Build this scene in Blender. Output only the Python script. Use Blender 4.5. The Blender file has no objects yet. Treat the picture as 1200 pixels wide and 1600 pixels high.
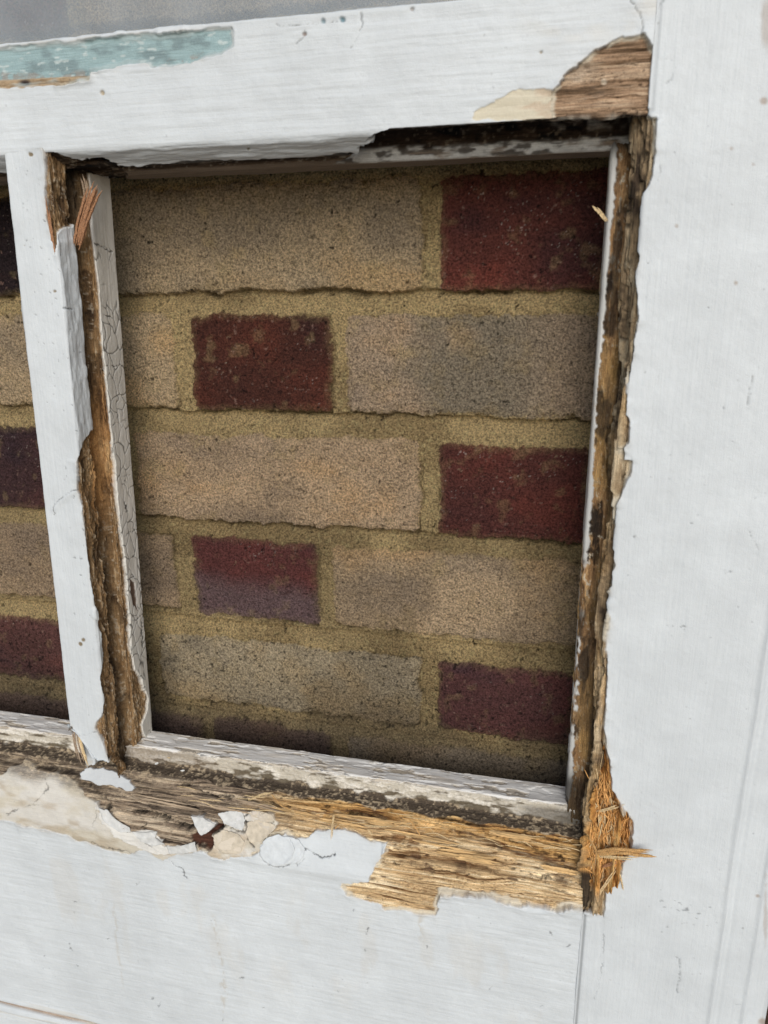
import bpy, math, random
import numpy as np
from mathutils import Matrix

# ------------------------------------------------------------------ camera, world, sun, exposure
S = bpy.context.scene
COL = S.collection
VV = np.array([48., 3849.]); VH = np.array([-5100., -295.])
F = math.sqrt(-(VV @ VH))
_r = -np.array([VH[0], VH[1], F]); _r /= np.linalg.norm(_r)
_d = np.array([VV[0], VV[1], F]); _d /= np.linalg.norm(_d)
_n = np.cross(_r, _d); _n /= np.linalg.norm(_n)
R = np.array([_r, _n, -_d])
D = 360.0                                     # millimetres from the lens to the face of the door
MM = 0.001

def W(px, py, dep=0.0):
    """point of the reference photograph -> door coordinates (X, Z) in mm at a given depth behind the door face"""
    w = R @ np.array([px - 600., py - 800., F]); s = (D + dep) / w[1]
    return w[0] * s, w[2] * s

def P3(px, py, dep=0.0):
    x, z = W(px, py, dep); return np.array([x, dep, z])

def PIX(P):
    q = np.stack([P[..., 0], P[..., 1] + D, P[..., 2]], -1) @ R
    return 600 + F * q[..., 0] / q[..., 2], 800 + F * q[..., 1] / q[..., 2]

cam = bpy.data.cameras.new('camera'); camo = bpy.data.objects.new('camera', cam); COL.objects.link(camo)
cx, cu, cb = R[:, 0], -R[:, 1], -R[:, 2]
camo.matrix_world = Matrix(((cx[0], cu[0], cb[0], 0), (cx[1], cu[1], cb[1], -D * MM), (cx[2], cu[2], cb[2], 0), (0, 0, 0, 1)))
cam.sensor_fit = 'VERTICAL'; cam.sensor_height = 24.0; cam.lens = F / 1600 * 24.0
cam.clip_start = 0.01; cam.clip_end = 200
cam.dof.use_dof = True; cam.dof.focus_distance = 0.455; cam.dof.aperture_fstop = 9.0
S.camera = camo

EL, AZ = math.radians(26), math.radians(165)   # veiled sun over the photographer's right shoulder
wd = bpy.data.worlds.new('World'); S.world = wd; wd.use_nodes = True
nt = wd.node_tree; bg = nt.nodes['Background']
sky = nt.nodes.new('ShaderNodeTexSky'); sky.sky_type = 'NISHITA'; sky.sun_disc = False
sky.sun_elevation = EL; sky.sun_rotation = AZ; sky.dust_density = 1.0; sky.air_density = 1.0; sky.ozone_density = 1.0
nt.links.new(sky.outputs[0], bg.inputs[0]); bg.inputs[1].default_value = 0.06
sun = bpy.data.lights.new('sun', 'SUN'); sun.energy = 2.1; sun.angle = math.radians(44); sun.color = (1, .985, .965)
suno = bpy.data.objects.new('sun', sun); COL.objects.link(suno)
dirv = np.array([math.sin(AZ) * math.cos(EL), math.cos(AZ) * math.cos(EL), math.sin(EL)])
from mathutils import Vector
suno.rotation_euler = Vector(dirv).to_track_quat('Z', 'Y').to_euler()
S.view_settings.view_transform = 'Standard'; S.view_settings.look = 'None'
S.view_settings.gamma = 1; S.view_settings.use_curve_mapping = False
S.view_settings.exposure = 0.42

# ------------------------------------------------------------------ numeric noise
def vn(x, y, seed=0):
    rs = np.random.RandomState(seed); T = rs.rand(256, 256).astype(np.float32)
    xi = np.floor(x).astype(np.int64); yi = np.floor(y).astype(np.int64)
    fx = (x - xi); fy = (y - yi)
    fx = fx * fx * fx * (fx * (fx * 6 - 15) + 10); fy = fy * fy * fy * (fy * (fy * 6 - 15) + 10)
    x0 = xi & 255; x1 = (xi + 1) & 255; y0 = yi & 255; y1 = (yi + 1) & 255
    a = T[y0, x0]; b = T[y0, x1]; c = T[y1, x0]; d = T[y1, x1]
    return ((a + (b - a) * fx) * (1 - fy) + (c + (d - c) * fx) * fy) * 2 - 1

def fbm(x, y, o=4, seed=0, g=.5):
    r = 0; a = 1; s = 0
    for i in range(o):
        r = r + a * vn(x * 2 ** i + 17.3 * i, y * 2 ** i + 9.1 * i, seed + i); s += a; a *= g
    return r / s * 1.5

def ss(a, b, x):
    t = np.clip((x - a) / (b - a), 0, 1); return t * t * (3 - 2 * t)

def psd(poly, U, V, far=60.):
    """signed distance in pixels, positive inside; exact only near the polygon"""
    p = np.array(poly, float); out = np.full(U.shape, -far, np.float64)
    m = (U > p[:, 0].min() - far) & (U < p[:, 0].max() + far) & (V > p[:, 1].min() - far) & (V < p[:, 1].max() + far)
    if not m.any(): return out
    u = U[m]; v = V[m]; d = np.full(u.shape, 1e9); ins = np.zeros(u.shape, bool)
    n = len(p)
    for i in range(n):
        a = p[i]; b = p[(i + 1) % n]; e = b - a
        wx = u - a[0]; wy = v - a[1]; t = np.clip((wx * e[0] + wy * e[1]) / max(e @ e, 1e-9), 0, 1)
        d = np.minimum(d, (wx - t * e[0]) ** 2 + (wy - t * e[1]) ** 2)
        c = ((a[1] > v) != (b[1] > v))
        if a[1] != b[1]:
            ins ^= c & (u < (b[0] - a[0]) * (v - a[1]) / (b[1] - a[1]) + a[0])
    d = np.sqrt(d); out[m] = np.where(ins, d, -d); return out

def lsd(line, U, V, far=40.):
    """distance in pixels to an open line"""
    p = np.array(line, float); out = np.full(U.shape, far * 1., np.float64)
    m = (U > p[:, 0].min() - far) & (U < p[:, 0].max() + far) & (V > p[:, 1].min() - far) & (V < p[:, 1].max() + far)
    if not m.any(): return out
    u = U[m]; v = V[m]; d = np.full(u.shape, 1e9)
    for i in range(len(p) - 1):
        a = p[i]; e = p[i + 1] - a; wx = u - a[0]; wy = v - a[1]
        t = np.clip((wx * e[0] + wy * e[1]) / max(e @ e, 1e-9), 0, 1)
        d = np.minimum(d, (wx - t * e[0]) ** 2 + (wy - t * e[1]) ** 2)
    out[m] = np.sqrt(d); return out

def C3(r, g, b): return np.array([r, g, b], float)
def mix(a, b, k):
    k = np.asarray(k)[..., None]; return a * (1 - k) + b * k

# ------------------------------------------------------------------ materials
def nodes(m):
    m.use_nodes = True; t = m.node_tree; return t, t.nodes['Principled BSDF']

def surface_material(name, grain, rough=.55):
    """old painted timber; colour comes from the mesh, fine grain and bump from noise stretched along the timber"""
    m = bpy.data.materials.new(name); t, b = nodes(m); N = t.nodes; L = t.links
    at = N.new('ShaderNodeAttribute'); at.attribute_name = 'albedo'
    wt = N.new('ShaderNodeAttribute'); wt.attribute_name = 'woodness'
    tc = N.new('ShaderNodeTexCoord')
    def noise(sc, scale, det=5, ro=.6):
        mp = N.new('ShaderNodeMapping'); mp.inputs['Scale'].default_value = sc; L.new(tc.outputs['Object'], mp.inputs[0])
        n = N.new('ShaderNodeTexNoise'); n.inputs['Scale'].default_value = scale; n.inputs['Detail'].default_value = det
        n.inputs['Roughness'].default_value = ro; L.new(mp.outputs[0], n.inputs['Vector']); return n.outputs['Fac']
    g = [.05 if c == grain else 1 for c in 'XYZ']; g2 = [.04 if c == grain else 1 for c in 'XYZ']
    brush = noise(g2, 900, 3, .65); fibre = noise(g, 1500, 6, .7); speck = noise((1, 1, 1), 1400, 4, .6); soft = noise((1, 1, 1), 45, 4, .6)
    def mth(op, a, b_=None, c=None):
        q = N.new('ShaderNodeMath'); q.operation = op
        for i, v in enumerate((a, b_, c)):
            if v is None: continue
            if isinstance(v, (int, float)): q.inputs[i].default_value = v
            else: L.new(v, q.inputs[i])
        return q.outputs[0]
    def mr(v, a, b_, c, d):
        q = N.new('ShaderNodeMapRange'); L.new(v, q.inputs[0])
        for i, x in enumerate((a, b_, c, d)): q.inputs[i + 1].default_value = x
        return q.outputs[0]
    # colour factor: wood 0.45..1.5 along the fibre, paint 0.93..1.04
    wf = mth('MULTIPLY', mr(fibre, .32, .68, .5, 1.4), mr(speck, .35, .65, .82, 1.15))
    soft2 = noise((1, 1, 1), 9, 5, .65); pf = mth('MULTIPLY', mth('MULTIPLY', mr(soft, .3, .7, .93, 1.03), mr(soft2, .35, .65, .93, 1.03)), mr(speck, .3, .7, .97, 1.02))
    # grime pits in the paint
    vo = N.new('ShaderNodeTexVoronoi'); vo.inputs['Scale'].default_value = 190; L.new(tc.outputs['Object'], vo.inputs['Vector'])
    pit = mth('MULTIPLY', mr(vo.outputs['Distance'], .0, .17, 1, 0), mr(soft, .5, .62, 0, 1)); pit = mth('MULTIPLY', pit, mr(speck, .45, .6, .1, 1))
    pf = mth('MULTIPLY', pf, mr(pit, 0, 1, 1, .45))
    k = N.new('ShaderNodeMix'); k.data_type = 'FLOAT'; L.new(wt.outputs['Fac'], k.inputs[0]); L.new(pf, k.inputs[2]); L.new(wf, k.inputs[3])
    v = N.new('ShaderNodeVectorMath'); v.operation = 'SCALE'; L.new(at.outputs['Color'], v.inputs[0]); L.new(k.outputs[0], v.inputs['Scale'])
    L.new(v.outputs[0], b.inputs['Base Color'])
    rr = N.new('ShaderNodeMix'); rr.data_type = 'FLOAT'; L.new(wt.outputs['Fac'], rr.inputs[0]); rr.inputs[2].default_value = .47; rr.inputs[3].default_value = .92
    L.new(rr.outputs[0], b.inputs['Roughness']); b.inputs['Specular IOR Level'].default_value = .28
    ph = mth('ADD', mth('MULTIPLY', brush, .36), mth('MULTIPLY', speck, .25)); wh = mth('ADD', mth('MULTIPLY', fibre, 1.5), mth('MULTIPLY', speck, .5))
    h = N.new('ShaderNodeMix'); h.data_type = 'FLOAT'; L.new(wt.outputs['Fac'], h.inputs[0]); L.new(ph, h.inputs[2]); L.new(wh, h.inputs[3])
    bp = N.new('ShaderNodeBump'); bp.inputs['Strength'].default_value = .8; bp.inputs['Distance'].default_value = .0007
    L.new(h.outputs[0], bp.inputs['Height']); L.new(bp.outputs[0], b.inputs['Normal'])
    return m

MH = surface_material('weathered_timber_horizontal', 'X')
MV = surface_material('weathered_timber_upright', 'Z')

def brick_material():
    m = bpy.data.materials.new('old_brickwork'); t, b = nodes(m); N = t.nodes; L = t.links
    at = N.new('ShaderNodeAttribute'); at.attribute_name = 'albedo'; tc = N.new('ShaderNodeTexCoord')
    n = N.new('ShaderNodeTexNoise'); n.inputs['Scale'].default_value = 800; n.inputs['Detail'].default_value = 6; n.inputs['Roughness'].default_value = .75; L.new(tc.outputs['Object'], n.inputs['Vector'])
    n2 = N.new('ShaderNodeTexNoise'); n2.inputs['Scale'].default_value = 330; n2.inputs['Detail'].default_value = 4; L.new(tc.outputs['Object'], n2.inputs['Vector'])
    mr = N.new('ShaderNodeMapRange'); L.new(n.outputs['Fac'], mr.inputs[0])
    for i, x in enumerate((.37, .63, .40, 1.65)): mr.inputs[i + 1].default_value = x
    v = N.new('ShaderNodeVectorMath'); v.operation = 'SCALE'; L.new(at.outputs['Color'], v.inputs[0]); L.new(mr.outputs[0], v.inputs['Scale'])
    L.new(v.outputs[0], b.inputs['Base Color']); b.inputs['Roughness'].default_value = .93; b.inputs['Specular IOR Level'].default_value = .2
    a = N.new('ShaderNodeMath'); a.operation = 'ADD'; L.new(n.outputs['Fac'], a.inputs[0]); L.new(n2.outputs['Fac'], a.inputs[1])
    bp = N.new('ShaderNodeBump'); bp.inputs['Strength'].default_value = 1; bp.inputs['Distance'].default_value = .0058
    L.new(a.outputs[0], bp.inputs['Height']); L.new(bp.outputs[0], b.inputs['Normal']); return m
MB = brick_material()

def plain(name, col, rough=.8, sc=800, lo=.6, hi=1.4, stretch=None):
    m = bpy.data.materials.new(name); t, b = nodes(m); N = t.nodes; L = t.links
    tc = N.new('ShaderNodeTexCoord'); mp = N.new('ShaderNodeMapping'); L.new(tc.outputs['Object'], mp.inputs[0])
    if stretch: mp.inputs['Scale'].default_value = stretch
    n = N.new('ShaderNodeTexNoise'); n.inputs['Scale'].default_value = sc; n.inputs['Detail'].default_value = 5; L.new(mp.outputs[0], n.inputs['Vector'])
    mr = N.new('ShaderNodeMapRange'); L.new(n.outputs['Fac'], mr.inputs[0])
    for i, x in enumerate((.3, .7, lo, hi)): mr.inputs[i + 1].default_value = x
    v = N.new('ShaderNodeVectorMath'); v.operation = 'SCALE'; v.inputs[0].default_value = col; L.new(mr.outputs[0], v.inputs['Scale'])
    L.new(v.outputs[0], b.inputs['Base Color']); b.inputs['Roughness'].default_value = rough
    bp = N.new('ShaderNodeBump'); bp.inputs['Distance'].default_value = .0006; L.new(n.outputs['Fac'], bp.inputs['Height']); L.new(bp.outputs[0], b.inputs['Normal'])
    return m
M_SPL = plain('torn_pine_fibre', (.50, .29, .11), .85, 1500)
M_SPLO = plain('fresh_orange_fibre', (.68, .36, .12), .85, 1500)
M_SPL2 = plain('pale_torn_fibre', (.60, .45, .25), .85, 1500)
M_SPL3 = plain('red_brown_splinter', (.34, .17, .085), .85, 1500)
M_SPLG = plain('grey_brown_splinter', (.30, .22, .15), .85, 1500)
M_WHT = plain('old_white_paint', (.78, .79, .78), .55, 500, .93, 1.04)
M_GND = plain('paving', (.36, .345, .32), .9, 40, .7, 1.3)

# ------------------------------------------------------------------ mesh helpers
def link(name, me, mat, parent=None, smooth=True):
    o = bpy.data.objects.new(name, me); COL.objects.link(o); me.materials.append(mat)
    if parent: o.parent = parent
    if smooth: me.polygons.foreach_set('use_smooth', np.ones(len(me.polygons), bool))
    return o

def grid_mesh(name, P, alb, wood, mat, parent=None, cap=True, flip=False):
    """P: (n,m,3) in mm"""
    n, m = P.shape[:2]; me = bpy.data.meshes.new(name)
    idx = np.arange(n * m).reshape(n, m)
    q = np.stack([idx[:-1, :-1], idx[:-1, 1:], idx[1:, 1:], idx[1:, :-1]], -1).reshape(-1, 4)
    if flip: q = q[:, ::-1]
    nq = len(q); me.vertices.add(n * m); me.vertices.foreach_set('co', (P * MM).astype(np.float32).ravel())
    me.loops.add(nq * 4); me.polygons.add(nq)
    me.loops.foreach_set('vertex_index', q.astype(np.int32).ravel())
    me.polygons.foreach_set('loop_start', np.arange(0, nq * 4, 4, dtype=np.int32))
    me.update(calc_edges=True)
    ca = me.color_attributes.new('albedo', 'FLOAT_COLOR', 'POINT')
    c = np.ones((n * m, 4), np.float32); c[:, :3] = np.clip(alb, .004, .9).reshape(-1, 3); ca.data.foreach_set('color', c.ravel())
    wa = me.attributes.new('woodness', 'FLOAT', 'POINT'); wa.data.foreach_set('value', np.clip(wood, 0, 1).astype(np.float32).ravel())
    return link(name, me, mat, parent)

def resample(pr, step, sig=.5):
    p = np.array(pr, float); L = np.r_[0, np.cumsum(np.hypot(*np.diff(p, axis=0).T))]
    if callable(step):
        s = [0.]
        while s[-1] < L[-1]: s.append(s[-1] + step(np.interp(s[-1], L, p[:, 0]), np.interp(s[-1], L, p[:, 1])))
        s = np.array(s); s = s * L[-1] / s[-1]
    else: s = np.linspace(0, L[-1], int(L[-1] / step) + 1)
    off = np.linspace(-2, 2, 9); wt = np.exp(-off ** 2 / 2); wt /= wt.sum(); q = 0
    for o_, w_ in zip(off, wt):
        t = np.clip(s + o_ * sig, 0, L[-1]); q = q + w_ * np.stack([np.interp(t, L, p[:, 0]), np.interp(t, L, p[:, 1])], 1)
    q[0] = p[0]; q[-1] = p[-1]
    return q, s

def ticks(*seg):
    out = []
    for a, b, st in seg: out.append(np.linspace(a, b, max(2, int(round((b - a) / st)) + 1))[:-1])
    return np.r_[np.concatenate(out), seg[-1][1]]

def smp(P):
    """unit normals of a (n,m,3) grid"""
    du = np.gradient(P, axis=0); dv = np.gradient(P, axis=1); n = np.cross(du, dv)
    return n / (np.linalg.norm(n, axis=-1, keepdims=True) + 1e-9)

# timber that has lost its paint: colour and relief along the grain
def timber(T, Sx, pal, seed, fl=.020, fs=.75):
    dark, mid, light = pal
    wob = fbm(T * .02, Sx * .08, 3, seed + 50) * 2.2
    a = fbm(T * fl, (Sx + wob) * fs, 4, seed, .6); b = fbm(T * fl * 2.5, (Sx + wob) * fs * 2.6, 3, seed + 7, .6)
    big = fbm(T * .03, Sx * .12, 3, seed + 21)
    h = a * .7 + b * .35
    c = mix(np.broadcast_to(mid, T.shape + (3,)), light, ss(-.05, .6, h + big * .5)); c = mix(c, dark, ss(.08, .65, -h - big * .3))
    cr = np.exp(-(fbm(T * .018, (Sx + wob) * .42, 2, seed + 33) / .045) ** 2) * ss(-.1, .35, fbm(T * .05, Sx * .2, 2, seed + 40)); cr = np.maximum(cr, .8 * np.exp(-(fbm(T * .03, (Sx + wob) * .9, 2, seed + 35) / .05) ** 2) * ss(.0, .4, fbm(T * .07, Sx * .3, 2, seed + 41)))
    c = mix(c, dark * .35, cr * .85)
    lay = fbm(T * .013, (Sx + wob * .6) * .30, 3, seed + 61, .55) * 3.2 + fbm(T * .4, Sx * .6, 2, seed + 62) * .12; fl_ = np.floor(lay); terr = fl_ + ss(.0, .16, lay - fl_)
    ed = np.exp(-((lay - fl_) / .12) ** 2) * ss(-.3, .2, fbm(T * .06, Sx * .3, 2, seed + 63)); c = mix(c, dark * .6, ed * .55)
    return c, h * .42 - cr * 1.9 + terr * 1.0          # colour, relief outward in mm

# brown cuboidal rot / stained rebate
def rot(T, Sx, seed, base=C3(.17, .10, .05), hi=C3(.36, .25, .14), dk=C3(.022, .015, .010)):
    a = fbm(T * .07, Sx * .25, 5, seed, .6); b = fbm(T * .12, Sx * .8, 4, seed + 5, .6); g = fbm(T * .5, Sx * .9, 3, seed + 9)
    c = mix(np.broadcast_to(base, T.shape + (3,)), hi, ss(.05, .7, b + .4 * g)); c = mix(c, dk, ss(.08, .62, a - .1 * g))
    c = mix(c, C3(.42, .36, .27), ss(.55, .8, g + .3 * b))
    return c, (b * .6 - ss(.1, .6, a) * .9 + g * .25)

WHITE = C3(.66, .695, .712)
PINE = (C3(.16, .08, .03), C3(.60, .42, .225), C3(.86, .70, .46))
ORNG = (C3(.12, .05, .018), C3(.55, .32, .115), C3(.80, .54, .25))
GREY = (C3(.05, .035, .025), C3(.31, .235, .165), C3(.58, .47, .34))
CREAM = C3(.66, .61, .50)

def tag(o, label=None, cat=None, kind=None, group=None):
    for k, v in (('label', label), ('category', cat), ('kind', kind), ('group', group)):
        if v: o[k] = v
    return o

def rim(sk, k, d, col, w, seed, a=.9):
    m = k * np.exp(-(np.clip(d - 1, 0, 99) / w) ** 4) * ss(-.25, .15, fbm(sk.T * .05, sk.S * .09, 3, seed)) * a
    sk.c = mix(sk.c, col, m); sk.w = sk.w * (1 - m * .9); sk.h += m * .6

class Skin:
    """accumulates colour, relief and 'woodness' over one timber"""
    def __init__(s, P, T, Sx):
        s.P = P; s.T = T; s.S = Sx; s.U, s.V = PIX(P); s.sh = T.shape
        s.c = np.broadcast_to(WHITE, s.sh + (3,)).copy(); s.h = np.zeros(s.sh); s.w = np.zeros(s.sh)
        s.e = fbm(T * .06, Sx * .10, 3, 901) * 2.4 + (.5 - np.abs(fbm(T * .11, Sx * .22, 3, 905)) * 2) * 2.0 + fbm(T * .30, Sx * .5, 2, 911) * 1.3   # edge raggedness, pixels
    def region(s, poly, sec=None, jag=1.0, soft=.9):
        d = psd(poly, s.U, s.V) + s.e * jag
        k = ss(-soft, soft, d)
        if sec is not None: k = k * sec; 
        return k, d
    def lay(s, k, col, relief=None, wood=1., hmix=True):
        s.c = mix(s.c, col, k); s.w = s.w * (1 - k) + wood * k
        if relief is not None: s.h = s.h * (1 - k) + relief * k if hmix else s.h + relief * k
    def crack(s, line, wpx=1.2, dep=.8, dark=.12, wob=2.0, sec=None):
        d0 = lsd(line, s.U, s.V); m = d0 < 16
        if not m.any(): return
        T, X = s.T[m], s.S[m]
        x = fbm(T * .2, X * .2, 2, 71) * wob + fbm(T * .75, X * .75, 2, 72) * 1.5; y = fbm(T * .2, X * .2, 2, 83) * wob + fbm(T * .75, X * .75, 2, 84) * 1.5
        wn = fbm(T * .16, X * .16, 3, 85); kk = np.exp(-(lsd(line, s.U[m] + x, s.V[m] + y) / (wpx * (.75 + .7 * wn).clip(.25, 2))) ** 2) * (.35 + .65 * ss(-.45, .25, wn))
        k = np.zeros(s.sh); k[m] = kk
        if sec is not None: k = k * sec
        s.c = s.c * (1 - (k * (1 - dark))[..., None]); s.h = s.h - k * dep
    def done(s, name, mat, parent, flip):
        s.c = s.c * (1 - .11 * (1 - np.clip(s.w, 0, 1)))[..., None]
        N = smp(s.P)
        if flip: N = -N
        return grid_mesh(name, s.P + N * s.h[..., None], s.c, s.w, mat, parent, flip=flip)

door = bpy.data.objects.new('old_door', None); COL.objects.link(door)
door['kind'] = 'thing'
tag(door, 'old white timber glazed door with peeling paint and rotten glazing edges before brick wall', 'door')

def paint_relief(sk, k_wood, d_wood, lift=.35, dip=.5):
    """paint film stands proud and curls a little where it has broken away; d_wood: px inside the bare area"""
    m = d_wood / 3.2
    sk.h += (1 - k_wood) * lift * np.exp(-np.clip(-m, 0, 99) / 1.2) * (.5 + .5 * fbm(sk.T * .1, sk.S * .1, 2, 5))
    sk.h += (1 - k_wood) * 1.5 * np.exp(-np.clip(-m, 0, 99) / 2.2) * ss(.1, .7, fbm(sk.T * .07, sk.S * .07, 2, 6))
    sk.c = mix(sk.c, C3(.50, .45, .37), (1 - k_wood) * .5 * np.exp(-np.clip(-m, 0, 99) / .8) * ss(-.3, .4, fbm(sk.T * .15, sk.S * .15, 2, 7)))
    sk.h -= k_wood * dip * np.exp(-np.clip(m, 0, 99) / 1.0)

def undulate(sk, amp=.18):
    sk.h += (1 - sk.w) * (fbm(sk.T * .03, sk.S * .05, 3, 301) * amp + fbm(sk.T * .04, sk.S * .7, 3, 311) * .06 + (fbm(sk.T * .11, sk.S * .13, 4, 315) * .1) + fbm(sk.T * .5, sk.S * .5, 3, 321) * .05)

# ------------------------------------------------------------------ brick wall
WD = 72.0; WK = (D + WD) / (D + 100.0)      # the wall's courses were measured for a face 100 mm behind the door
def build_wall():
    xs = ticks((-1100, -660, 6), (-660, -450, 1.6), (-450, 60, .68), (60, 260, 1.6), (260, 800, 6))
    zs = ticks((-1050, -440, 8), (-440, -335, 1.8), (-335, 175, .68), (175, 280, 1.8), (280, 900, 8))
    X, Z = np.meshgrid(xs, zs, indexing='ij')
    tan = C3(.62, .445, .28); tan2 = C3(.58, .42, .27); tang = C3(.57, .43, .265); red = C3(.165, .050, .038); dred = C3(.13, .042, .034); pur = C3(.10, .055, .058); blk = C3(.035, .022, .024)
    edge = fbm(X * .06, Z * .06, 3, 3) * 2.1 + fbm(X * .35, Z * .35, 3, 9) * 1.1
    mort = mix(np.broadcast_to(C3(.55, .405, .20), X.shape + (3,)), C3(.39, .28, .135), ss(-.2, .6, fbm(X * .02, Z * .03, 3, 12)))
    mort = mix(mort, C3(.56, .45, .22), ss(.25, .8, fbm(X * .5, Z * .5, 3, 15)) * .6)
    c = mort.copy()
    pitch = 76.6
    # weather-struck joint: deep under each brick, flush on top of the next
    zr = ((Z + edge * .5 - 57.5) / pitch); fr = zr - np.floor(zr)          # 0 at a brick's top edge .. joint fills 0..0.18
    jn = np.clip(fr / .17, 0, 1)
    rec = 1.5 + 4.8 * jn ** 1.7 * (fr < .2) + fbm(X * .03, Z * .03, 2, 44) * .5
    rec = rec + fbm(X * .3, Z * .3, 4, 17) * .55
    h = -rec
    rng = random.Random(5)
    special = {  # (row, order) -> colour ; order 'h0' header, 's0' stretcher right of it
        (1, 'h0'): red, (1, 's-1'): tang, (1, 'h-1'): blk, (2, 'h0'): C3(.105, .036, .025), (2, 's0'): C3(.52, .385, .26), (2, 's-1'): C3(.62, .46, .28),
        (3, 'h0'): dred, (3, 's-1'): tan, (3, 'h-1'): C3(.085, .042, .042), (4, 'h0'): C3(.15, .05, .045), (4, 's0'): C3(.62, .455, .285), (4, 's-1'): tan,
        (5, 'h0'): C3(.15, .062, .058), (5, 's-1'): C3(.53, .43, .285), (5, 'h-1'): C3(.17, .075, .065), (6, 'h0'): C3(.20, .12, .095), (6, 's0'): C3(.46, .36, .25), (6, 's-1'): C3(.27, .165, .13),
        (0, 'h0'): tan2, (0, 's0'): tan, (0, 's-1'): tan2, (0, 'h-1'): pur}
    zt = {0: 133, 1: 57.5, 2: -18.5, 3: -97, 4: -171, 5: -249, 6: -318}
    zb = {0: 70, 1: -5.0, 2: -79, 3: -158, 4: -230, 5: -303, 6: -388}
    for r in range(-10, 14):
        top = zt.get(r, 57.5 - (r - 1) * pitch); bot = zb.get(r, top - 63)
        off = -75. if r % 2 else {2: -240., 4: -253., 0: -243., 6: -246.}.get(r, -245.)
        for k in range(-4, 4):
            for kind in 'hs':
                x0 = off + 321 * k + (0 if kind == 'h' else 94 + 12); x1 = x0 + (94 if kind == 'h' else 203)
                if r == 0 and k == -1 and kind == 'h': x0, x1 = x0 + 150, x1 + 150
                if r % 2 and k == -1 and kind == 'h': x0 -= 70
                if r % 2 and k == -2 and kind == 's': x1 -= 70
                x0 += rng.uniform(-2, 2); x1 += rng.uniform(-2, 2)
                sub = rng.uniform(-1, 1)
                i0, i1 = np.searchsorted(xs, [x0 - 8, x1 + 8]); j0, j1 = np.searchsorted(zs, [bot - 8, top + 8])
                if i1 - i0 < 2 or j1 - j0 < 2: continue
                sl = (slice(i0, i1), slice(j0, j1)); x = X[sl]; z = Z[sl]; e = edge[sl]
                hx = (x1 - x0) / 2; hz = (top - bot) / 2; qx = np.abs(x - (x0 + x1) / 2) - hx + 4; qz = np.abs(z - (top + bot) / 2 - sub * (x - x0) * .006) - hz + 4
                d = 4 - np.hypot(np.maximum(qx, 0), np.maximum(qz, 0)) - np.minimum(np.maximum(qx, qz), 0) + e * .95 + fbm(x * .9, z * .9, 2, 33) * .5
                sd = int(r * 31 + k * 7 + (kind == 'h') * 3) & 255
                b = special.get((r, '%s%d' % (kind, k)))
                if b is None: b = (red, pur, dred)[sd % 3] if kind == 'h' else (tan, tan2, tang)[sd % 3]
                cc = np.broadcast_to(b, x.shape + (3,)); isred = b[0] > 3 * b[2] or b[0] < .2
                n1 = fbm(x * .02, z * .03, 4, sd); n2 = fbm(x * .18, z * .18, 4, sd + 1)
                if isred: cc = mix(cc, b * C3(1.4, 1.2, 1.1), ss(.0, .9, n1)); cc = mix(cc, b * C3(.65, .75, .9), ss(.15, .9, -n1)); cc = mix(cc, C3(.36, .22, .17), ss(.75, 1.1, fbm(x * .4, z * .4, 3, sd + 5)) * .7); cc = mix(cc, C3(.6, .52, .46), ss(.92, 1.1, fbm(x * .8, z * .8, 2, sd + 6)) * ss(.2, .7, fbm(x * .05, z * .08, 2, sd + 8)) * .6)
                else: cc = mix(cc, b * C3(.76, .78, .84), ss(-.1, .8, n1)); cc = mix(cc, b * C3(1.18, 1.05, .85), ss(.1, .9, -n1) * .7)
                if (r, kind, k) == (4, 'h', 0): cc = mix(cc, C3(.19, .12, .12), ss(-192, -215, z + n1 * 8))
                if (r, kind, k) == (2, 's', 0): cc = mix(cc, C3(.33, .27, .19), ss(-110, -70, x + n1 * 30) * ss(10, -40, x))
                cc = mix(cc, b * .35, ss(.85, 1.0, fbm(x * .4, z * .4, 2, sd + 9)) * .6)
                kk = ss(-.5, .8, d)
                c[sl] = mix(c[sl], cc, kk * (.86 + .14 * ss(1, 5, d)))
                lift = .4 + (rng.random() - .5) * 1.4 + (x - (x0 + x1) / 2) * rng.uniform(-.008, .008) + (z - (top + bot) / 2) * rng.uniform(-.02, .02)
                hb = lift - 1.5 * np.exp(-np.clip(d, 0, 99) / 1.8) - ss(.5, .8, fbm(x * .07, z * .07, 3, sd + 70)) * 1.2 * np.exp(-np.clip(d, 0, 99) / 5) + n2 * .45 + n1 * .4 + fbm(x * .085, z * .085, 3, sd + 22) * .75 + fbm(x * .5, z * .5, 3, sd + 3) * .45
                pit = ss(.86, 1.0, fbm(x * .28, z * .28, 2, sd + 14)); hb = hb - pit * 1.0
                h[sl] = h[sl] * (1 - kk) + hb * kk
                cu = np.exp(-((d + 1.2) / 1.0) ** 2) * (z < (top + bot) / 2) * ss(-.35, .15, fbm(x * .045, z * .02, 3, sd + 80)) * (np.abs(x - (x0 + x1) / 2) < hx)      # crack under the brick, its shadow darkened into the colour
                cr_ = np.exp(-((d + .8) / .8) ** 2) * (x > (x0 + x1) / 2 + hx * .5) * (np.abs(z - (top + bot) / 2) < hz) * ss(-.2, .2, fbm(x * .03, z * .06, 3, sd + 81)) * .7; cu = np.maximum(cu, cr_)  # crack at the right end, its shadow line painted as well
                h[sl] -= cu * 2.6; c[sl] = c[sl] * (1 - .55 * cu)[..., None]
    # mortar smeared over arrises, soot pits
    sm = ss(.45, 1.0, fbm(X * .05, Z * .05, 4, 61)) * .4 * (c[..., 0] > .22); c = mix(c, mort * 1.05, sm * (h > -1.5)); c = mix(c, mort, ss(.3, .9, fbm(X * .12, Z * .12, 4, 62)) * .22 * (h > -1.8))
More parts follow.
